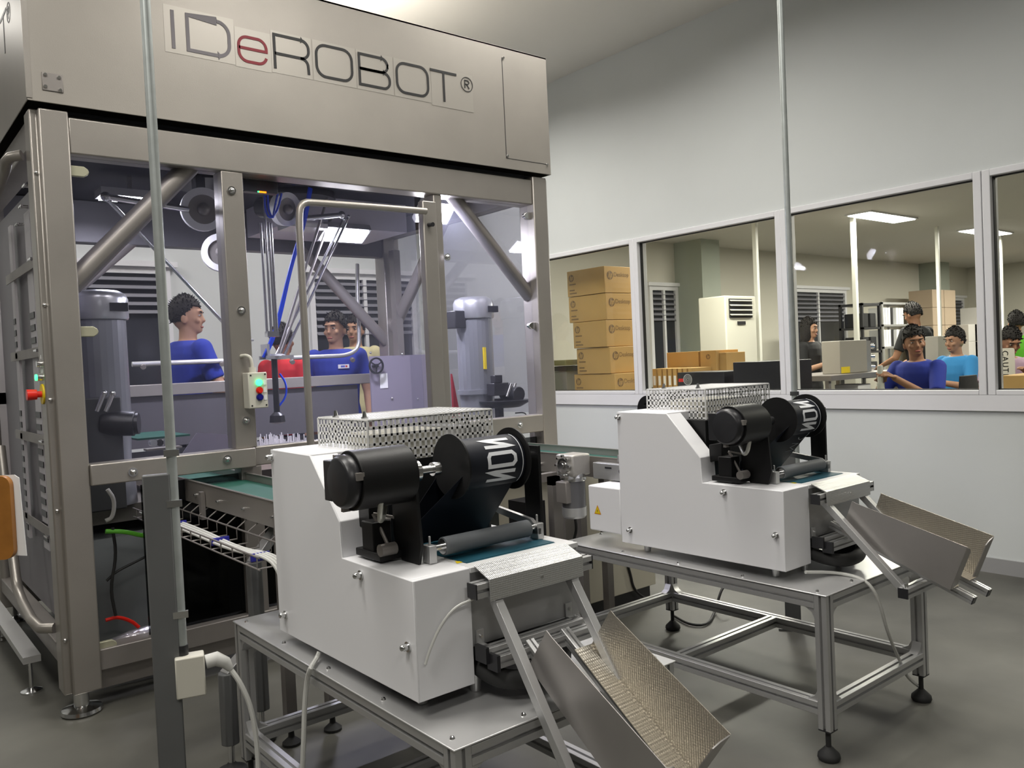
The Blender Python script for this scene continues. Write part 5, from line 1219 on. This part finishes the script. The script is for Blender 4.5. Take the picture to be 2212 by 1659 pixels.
# ------------------------------------------------------------------ office stock
def hplogo(par, o, du, dv, n, r):
    mb = MB(); f = lambda a, b, t: o + du * a + dv * b + n * (t + .0008)
    k = 24; mb.add([f(r * math.cos(2 * PI * i / k), r * math.sin(2 * PI * i / k), 0) for i in range(k)], [tuple(range(k))])
    lo = part(par, 'round_logo', mb, CARDP, smooth=False)
    w2 = MB(); f2 = lambda a, b, t: o + du * a + dv * b + n * (t + .0016)
    s_ = r * .19
    w2.stroke([(-r * .52, -r * .55), (-r * .18, r * .85)], s_, f2, .0002); w2.stroke([(-r * .36, r * .28), (-r * .02, r * .28), (r * -.22, -r * .55)], s_, f2, .0002)
    w2.stroke([(r * .02, -r * .9), (r * .34, r * .28), (r * .62, r * .28), (r * .46, -r * .4), (r * .16, -r * .4)], s_, f2, .0002)
    part(lo, 'logo_letters', w2, CARD, smooth=False)
def carton(x, y, z, sx, sy, sz, label, grp, side=True, txt='Desktop'):
    t = thing('cardboard_box', label, 'box', (x, y, z), grp)
    part(t, 'carton', MB().box((x, y, z), (x + sx, y + sy, z + sz)), CARD, bevel=.004)
    hplogo(t, V((x + .075, y, z + sz * .66)), V((1, 0, 0)), V((0, 0, 1)), V((0, -1, 0)), .042)
    if txt: part(t, 'printed_word', text_mb(txt, .075, lambda a, b, e: V((x + .125 + a * .8, y - .001, z + sz * .62 + b * .8))), CARDP, smooth=False)
    hplogo(t, V((x, y + sy - .06, z + sz * .72)), V((0, -1, 0)), V((0, 0, 1)), V((-1, 0, 0)), .036)
    sm = MB()
    for k, (dz_, L_) in enumerate(((.45, .09), (.22, .07), (.10, .10))): sm.box((x - .001, y + sy - .03 - L_, z + sz * dz_), (x, y + sy - .03, z + sz * dz_ + .012))
    part(t, 'side_print', sm, CARDP, smooth=False)
    return t
WHERE = ['bottom carton of the tall stack by the first window, pushed a little left', 'second carton from the bottom of the tall stack by the first window', 'middle carton of the tall stack by the first window', 'fourth carton up the tall stack by the first window', 'topmost carton of the tall stack by the first window']
zb_ = 2.262 - 5 * .254
tb = thing('stock_bench', 'grey bench carrying the tall carton stack behind the first window', 'bench', (5.8, 5.7, 0))
part(tb, 'bench_top', MB().box((5.44, 5.36, zb_ - .05), (6.13, 6.45, zb_ - .002)), mat('grey laminate', (.4, .4, .38), .5))
for x_, y_ in ((5.48, 5.40), (6.09, 5.40), (5.48, 6.38), (6.09, 6.38)): part(tb, 'leg', MB().box((x_ - .02, y_ - .02, 0), (x_ + .02, y_ + .02, zb_ - .05)), STEELD)
for i in range(5):
    dx = (.0, .01, -.005, .008, .0)[i]; x_ = 5.60 + dx + (.02 if i == 0 else 0)
    sy_ = .45; y_ = 5.45 - (.06 if i == 0 else .0) - (.02 if i == 1 else 0)
    carton(x_, y_, zb_ + i * .254, .50, sy_ + (.10 if i == 0 else .0) + (.06 if i > 2 else 0), .250, WHERE[i], 'tall stack of computer cartons')
a = P(1222, 790, X=5.8); solo('black_tray', MB().box((5.60, 6.03, a.z - .05), (5.85, 6.25, a.z)).box((5.62, 6.05, a.z - .05), (5.83, 6.23, a.z - .04)), BLKP, 'black tray beside the tall carton stack', 'tray', bevel=.004)
solo('yellow_tray', MB().box((5.60, 6.03, a.z + .005), (5.85, 6.25, a.z + .06)), mat('olive plastic', (.35, .33, .15), .5), 'olive tray lying on the black tray beside the carton stack', 'tray', bevel=.004)
solo('tray_support', MB().box((5.62, 6.05, zb_), (5.83, 6.23, a.z - .052)), mat('grey laminate', (.4, .4, .38), .5), 'pale block under the stacked trays by the first window', 'block')
# low cartons, computer, black cases by the second window
tb2 = thing('packing_table', 'long grey packing table inside the office along the windows', 'table', (6.0, 3.2, 0))
zt3 = 1.02
part(tb2, 'table_top', MB().box((5.46, 3.57, zt3 - .04), (6.14, 5.30, zt3)).box((6.14, 3.57, zt3 - .04), (6.85, 5.5, zt3)), mat('grey laminate', (.4, .4, .38), .5))
for x_, y_ in ((5.5, 3.62), (6.8, 3.62), (5.5, 5.26), (6.8, 5.45)): part(tb2, 'leg', MB().box((x_ - .02, y_ - .02, 0), (x_ + .02, y_ + .02, zt3 - .04)), STEELD)
def slab(nm, px0, py0, px1, py1, X, dx, m, lab, cat_, y_w=None, grp=None, bevel=.004, zbot=None):
    a = P(px0, py0, X=X); b = P(px1, py1, X=X); mb = MB().box((X, min(a.y, b.y), (zbot if zbot is not None else min(a.z, b.z))), (X + dx, max(a.y, b.y), max(a.z, b.z)))
    return solo(nm, mb, m, lab, cat_, bevel=bevel, group=grp), a, b
slab('computer_tower', 1463, 805, 1566, 850, 5.62, .38, BLKP, 'black computer tower lying on its side with a round fan and red badge', 'computer', zbot=zt3)
c = P(1486, 820, X=5.618); fn = MB(); fn.ring(c, c + V((-.004, 0, 0)), .048, .040); 
for k in range(3): fn.ring(c, c + V((-.003, 0, 0)), .034 - k * .011, .029 - k * .011)
part(bpy.data.objects['computer_tower'], 'fan_grille', fn, ALU)
a = P(1466, 818, X=5.618); b = P(1478, 825, X=5.618); part(bpy.data.objects['computer_tower'], 'red_badge', MB().box((5.616, a.y, b.z), (5.62, b.y, a.z)), REDM)
slab('black_case', 1583, 783, 1686, 850, 5.55, .45, BLKP, 'large black case standing behind the second window', 'case', zbot=zt3)
def cart2(px0, py0, px1, py1, X, dx, lab, grp, zbot):
    a = P(px0, py0, X=X); b = P(px1, py1, X=X); t = thing('cardboard_box', lab, 'box', (X, min(a.y, b.y), zbot), grp)
    part(t, 'carton', MB().box((X, min(a.y, b.y), zbot), (X + dx, max(a.y, b.y), max(a.z, b.z))), CARD, bevel=.003); return t, a, b
for k in range(8):
    px = 1409 + k * 11; X = 6.15
    t, a, b = cart2(px, 797 - k * .3, px + 10.2, 850, X, .3, 'narrow upright carton with a white label, %s from the left window frame' % ('first', 'second', 'third', 'fourth', 'fifth', 'sixth', 'seventh', 'eighth')[k], 'row of narrow upright cartons', zt3)
    ym = (a.y + b.y) / 2; part(t, 'white_label', MB().box((X - .001, ym - .014, a.z - .16), (X, ym + .014, a.z - .07)), PAPER, smooth=False)
t_, a, b = cart2(1440, 762, 1510, 800, 6.45, .3, 'brown carton lying behind the row of narrow cartons, left one', 'low cartons behind', zt3)
t_, a, b = cart2(1512, 758, 1548, 800, 6.45, .35, 'brown carton with a round logo behind the computer tower', 'low cartons behind', zt3)
hplogo(t_, V((6.45, (a.y + b.y) / 2, a.z - .06)), V((0, -1, 0)), V((0, 0, 1)), V((-1, 0, 0)), .025)
t_, a, b = cart2(1552, 762, 1570, 800, 6.5, .3, 'brown carton with a white label next to the air conditioner', 'low cartons behind', zt3)
# floor standing air conditioner
c = P(1602, 636, Y=6.2); ac = thing('air_conditioner', 'cream floor standing air conditioner with a dark louvred outlet', 'air conditioner', (c.x, 6.2, 0))
a = P(1566, 638, Y=6.0); b = P(1632, 638, Y=6.0)
part(ac, 'body', MB().box((a.x, 6.0, 0), (b.x, 6.4, a.z)), mat('cream enamel', (.66, .65, .56), .45), bevel=.015)
g0, g1 = P(1575, 645, Y=5.99), P(1625, 686, Y=5.99); part(ac, 'outlet', MB().box((g0.x, 5.985, g1.z), (g1.x, 6.0, g0.z)), BLKP)
for k in range(4):
    z = g1.z + (g0.z - g1.z) * (k + .6) / 4; part(ac, 'outlet_vane', MB().cbox(((g0.x + g1.x) / 2, 5.975, z), (g1.x - g0.x, .03, .006), Matrix.Rotation(.5, 3, 'X')), mat('cream enamel', (.66, .65, .56), .45))
g0, g1 = P(1594, 694, Y=5.99), P(1611, 701, Y=5.99); part(ac, 'display', MB().box((g0.x, 5.99, g1.z), (g1.x, 6.0, g0.z)), BLKP)
struct('door_1', MB().box((P(1503, 700, Y=YW).x, YW - .05, 0), (P(1563, 700, Y=YW).x, YW - .005, 2.25)), mat('cream door', (.60, .58, .48), .6))
# vertical duct poles
for px, Y_, lab in ((1638, 6.25, 'white vertical trunking beside the air conditioner'), (1850, 5.45, 'white vertical trunking under the first ceiling light'), (2030, 5.3, 'thin white pole behind the man in black'), (2166, 5.3, 'thin white pole at the right edge behind the green shirt')):
    c = P(px, 700, Y=Y_); w_ = .055 if px < 1900 else .045
    solo('power_pole', MB().box((c.x - w_ / 2, Y_ - w_ / 2, 0), (c.x + w_ / 2, Y_ + w_ / 2, 3.05)), mat('white trunking', (.75, .75, .68), .5), lab, 'pole', group='office power poles', bevel=.004)
# office ceiling lights
for k, (x_, y_, lab) in enumerate(((10.48, 5.2, 'recessed ceiling light in the office, the larger one in view'), (13.6, 5.16, 'recessed ceiling light in the office, the smaller one cut by the window frame'), (7.2, 5.2, 'recessed ceiling light in the office above the first trunking'), (17.0, 5.1, 'recessed ceiling light at the far right end of the office'))):
    lt = thing('ceiling_light', lab, 'ceiling light', (x_, y_, 3.03), 'office ceiling lights'); part(lt, 'frame', MB().box((x_ - .62, y_ - .17, 3.03), (x_ + .62, y_ + .17, 3.05)), FRAMEW); part(lt, 'diffuser', MB().box((x_ - .59, y_ - .145, 3.022), (x_ + .59, y_ + .145, 3.03)), EMW)
# grey machines on benches
def omach(px0, py0, px1, py1, d, lab, dp_):
    a = P(px0, py0, d=d); b = P(px1, py1, d=d); Y_ = a.y; b = P(px1, py0, Y=Y_); zlow = P(px0, py1, Y=Y_).z
    t = thing('grey_process_machine', lab, 'machine', (a.x, Y_, zlow), 'grey office machines')
    part(t, 'housing', MB().box((a.x, Y_, zlow), (b.x, Y_ + dp_, a.z)), mat('warm grey enamel', (.33, .31, .27), .5), bevel=.006)
    part(t, 'end_panel', MB().box((b.x, Y_ + .02, zlow), (b.x + .12, Y_ + dp_ - .02, a.z - .01)), TIN)
    for k in range(3): part(t, 'fitting', MB().cyl((b.x + .12, Y_ + .1, a.z - .06 - k * .11), (b.x + .24, Y_ + .06, a.z - .07 - k * .11), .03), STEELR)
    return t, a, b, Y_, zlow
t, a, b, Y_, zl_ = omach(1814, 736, 1872, 808, 8.2, 'grey box machine with a yellow label in front of the woman in black', .2)
q0, q1_ = P(1817, 793, Y=Y_), P(1836, 805, Y=Y_); part(t, 'yellow_label', MB().box((q0.x, Y_ - .002, q1_.z), (q1_.x, Y_, q0.z)), YEL)
wb_ = thing('work_bench', 'grey steel workbench under the first grey box machine', 'bench', (a.x, Y_, 0)); part(wb_, 'top', MB().box((a.x - .45, Y_ - .15, zl_ - .05), (b.x + .45, Y_ + .6, zl_ - .001)), STEELD); part(wb_, 'shelf', MB().box((a.x - .4, Y_ - .1, zl_ - .25), (b.x + .4, Y_ + .55, zl_ - .2)), TIN)
for x_ in (a.x - .42, b.x + .40):
    for y_ in (Y_ - .1, Y_ + .55): part(wb_, 'leg', MB().box((x_ - .02, y_ - .02, 0), (x_ + .02, y_ + .02, zl_ - .05)), STEELD)
pb = MB().box((b.x - .3, Y_ - .05, zl_ - .198), (b.x - .05, Y_ + .2, zl_ - .12)); solo('white_box', pb, PAPER, 'small white box on the shelf below the first grey machine', 'box')
t, a, b, Y_, zl_ = omach(2026, 726, 2050, 805, 8.9, 'grey box machine with a white label beside the man in sky blue', .14)
q0, q1_ = P(2050, 767, Y=Y_ - .03), P(2069, 790, Y=Y_ - .03); part(t, 'white_label', MB().box((q0.x, Y_ - .03, q1_.z), (q1_.x, Y_, q0.z)), PAPER)
wb_ = thing('work_bench', 'steel workbench under the second grey box machine', 'bench', (a.x, Y_, 0)); part(wb_, 'top', MB().box((a.x - .2, Y_ - .1, zl_ - .05), (b.x + .4, Y_ + .55, zl_ - .001)), STEELD)
for x_ in (a.x - .17, b.x + .37):
    for y_ in (Y_ - .07, Y_ + .5): part(wb_, 'leg', MB().box((x_ - .02, y_ - .02, 0), (x_ + .02, y_ + .02, zl_ - .05)), STEELD)
# clear tube held by the young man
ORD = ('first', 'second', 'third', 'fourth', 'fifth', 'sixth', 'seventh', 'eighth')
def shelf(px0, px1, py0, Yp, lab, mt_, fill):
    a = P(px0, py0, Y=Yp); b = P(px1, py0, Y=Yp); t = thing('shelving_unit', lab, 'shelf', (a.x, Yp, 0), 'office shelving units'); hgt = a.z; W_ = b.x - a.x
    for x_ in (a.x, b.x - .04):
        for y_ in (Yp, Yp + .36): part(t, 'upright', MB().box((x_, y_, 0), (x_ + .04, y_ + .04, hgt)), mt_)
    zz = [hgt - .04, hgt - .42, hgt - .80, hgt - 1.20, .25]
    for z in zz: part(t, 'shelf_board', MB().box((a.x, Yp, z), (b.x, Yp + .4, z + .035)), mt_)
    return t, a, b, zz
t, a, b, zz = shelf(1862, 1902, 654, 6.6, 'black shelving unit with dark bins in the office', BLKP, 0)
for z in zz[1:4]:
    for k in range(2):
        x_ = a.x + .08 + k * (b.x - a.x - .1) / 2; solo('storage_bin', MB().box((x_, 6.64, z + .036), (x_ + (b.x - a.x) / 2 - .12, 6.95, z + .26)), BLKC, 'dark bin on the black shelving, %s shelf, %s' % ({zz[1]: 'upper', zz[2]: 'middle', zz[3]: 'lower'}[z], ('left side', 'right side')[k]), 'bin', group='dark bins on the black shelving', bevel=.01)
t, a, b, zz = shelf(1905, 1965, 652, 6.9, 'grey metal shelving unit with white binders in the office', ALU, 1)
for z in zz[1:3]:
    x_ = a.x + .07
    for k in range(8):
        w2_ = .09
        if k not in (4, 6) or z == zz[1] and k == 6: solo('binder', MB().box((x_, 6.93, z + .036), (x_ + w2_ - .012, 7.18, z + .036 + .29)), PAPER if k != 3 else BLKP, '%s binder on the %s shelf of the grey unit, %s from the left' % ('white' if k != 3 else 'black', 'upper' if z == zz[1] else 'lower', ORD[k]), 'binder', group='binders on the grey shelving')
        x_ += w2_ + .006
# tall stack of cartons at the right
zc = 0
for k in range(7):
    for j in range(2):
        c = P(2008 + j * 26, 640, Y=7.2); solo('storage_carton', MB().box((c.x, 7.15, k * .345), (c.x + .50, 7.6, k * .345 + .34)), mat('pale carton', (.46, .36, .26), .8), 'pale brown carton in the back pile, %s column, %s from the floor' % (('left', 'right')[j], ORD[k]), 'box', group='pale cartons at the back of the office', bevel=.005)
for k in range(6):
    for j in range(3):
        if k == 5 and j != 2: continue
        c = P(2080 + j * 14, 690, Y=7.05); solo('white_carton', MB().box((c.x, 6.95, k * .345), (c.x + .40, 7.35, k * .345 + .34)), mat('greyish white carton', (.55, .53, .50), .8), 'white carton behind the man in sky blue, %s column, %s from floor' % (('left', 'middle', 'right')[j], ORD[k]), 'box', group='white cartons at the back of the office', bevel=.004)
# yellow cartons at lower right, chair
t_, a, b = cart2(2156, 812, 2230, 860, 5.6, .4, 'yellow brown carton just inside the last window', 'near cartons', .98)
solo('carton_bench', MB().box((5.46, a.y - .9, .93), (6.2, a.y + .15, .978)).box((5.5, a.y - .8, 0), (5.56, a.y - .74, .93)).box((6.1, a.y - .8, 0), (6.16, a.y - .74, .93)).box((5.5, a.y, 0), (5.56, a.y + .06, .93)).box((6.1, a.y, 0), (6.16, a.y + .06, .93)), STEELD, 'steel bench under the yellow brown carton', 'bench')
c = P(2092, 830, d=6.6); oc = thing('office_chair', 'dark office chair back behind the seated young man in blue', 'chair', (c.x, c.y, 0)); part(oc, 'backrest', MB().loft([(V((c.x, c.y, .62)), .16, .03), (V((c.x, c.y, .85)), .20, .035), (V((c.x, c.y, 1.12)), .15, .03)], 16), BLKC)
part(oc, "column", MB().cyl((c.x, c.y - .15, .05), (c.x, c.y - .15, .47), .03), BLKP); part(oc, "seat", MB().lathe([(.2, 0), (.23, .02), (.22, .07)], (c.x, c.y - .18, .45)), BLKC); part(oc, "base", MB().bar((c.x - .25, c.y - .15, .04), (c.x + .25, c.y - .15, .04), .05, .04).bar((c.x, c.y - .4, .04), (c.x, c.y + .1, .04), .05, .04), BLKP); part(oc, "back_support", MB().bar((c.x, c.y, .66), (c.x, c.y - .12, .47), .05, .02), BLKP)
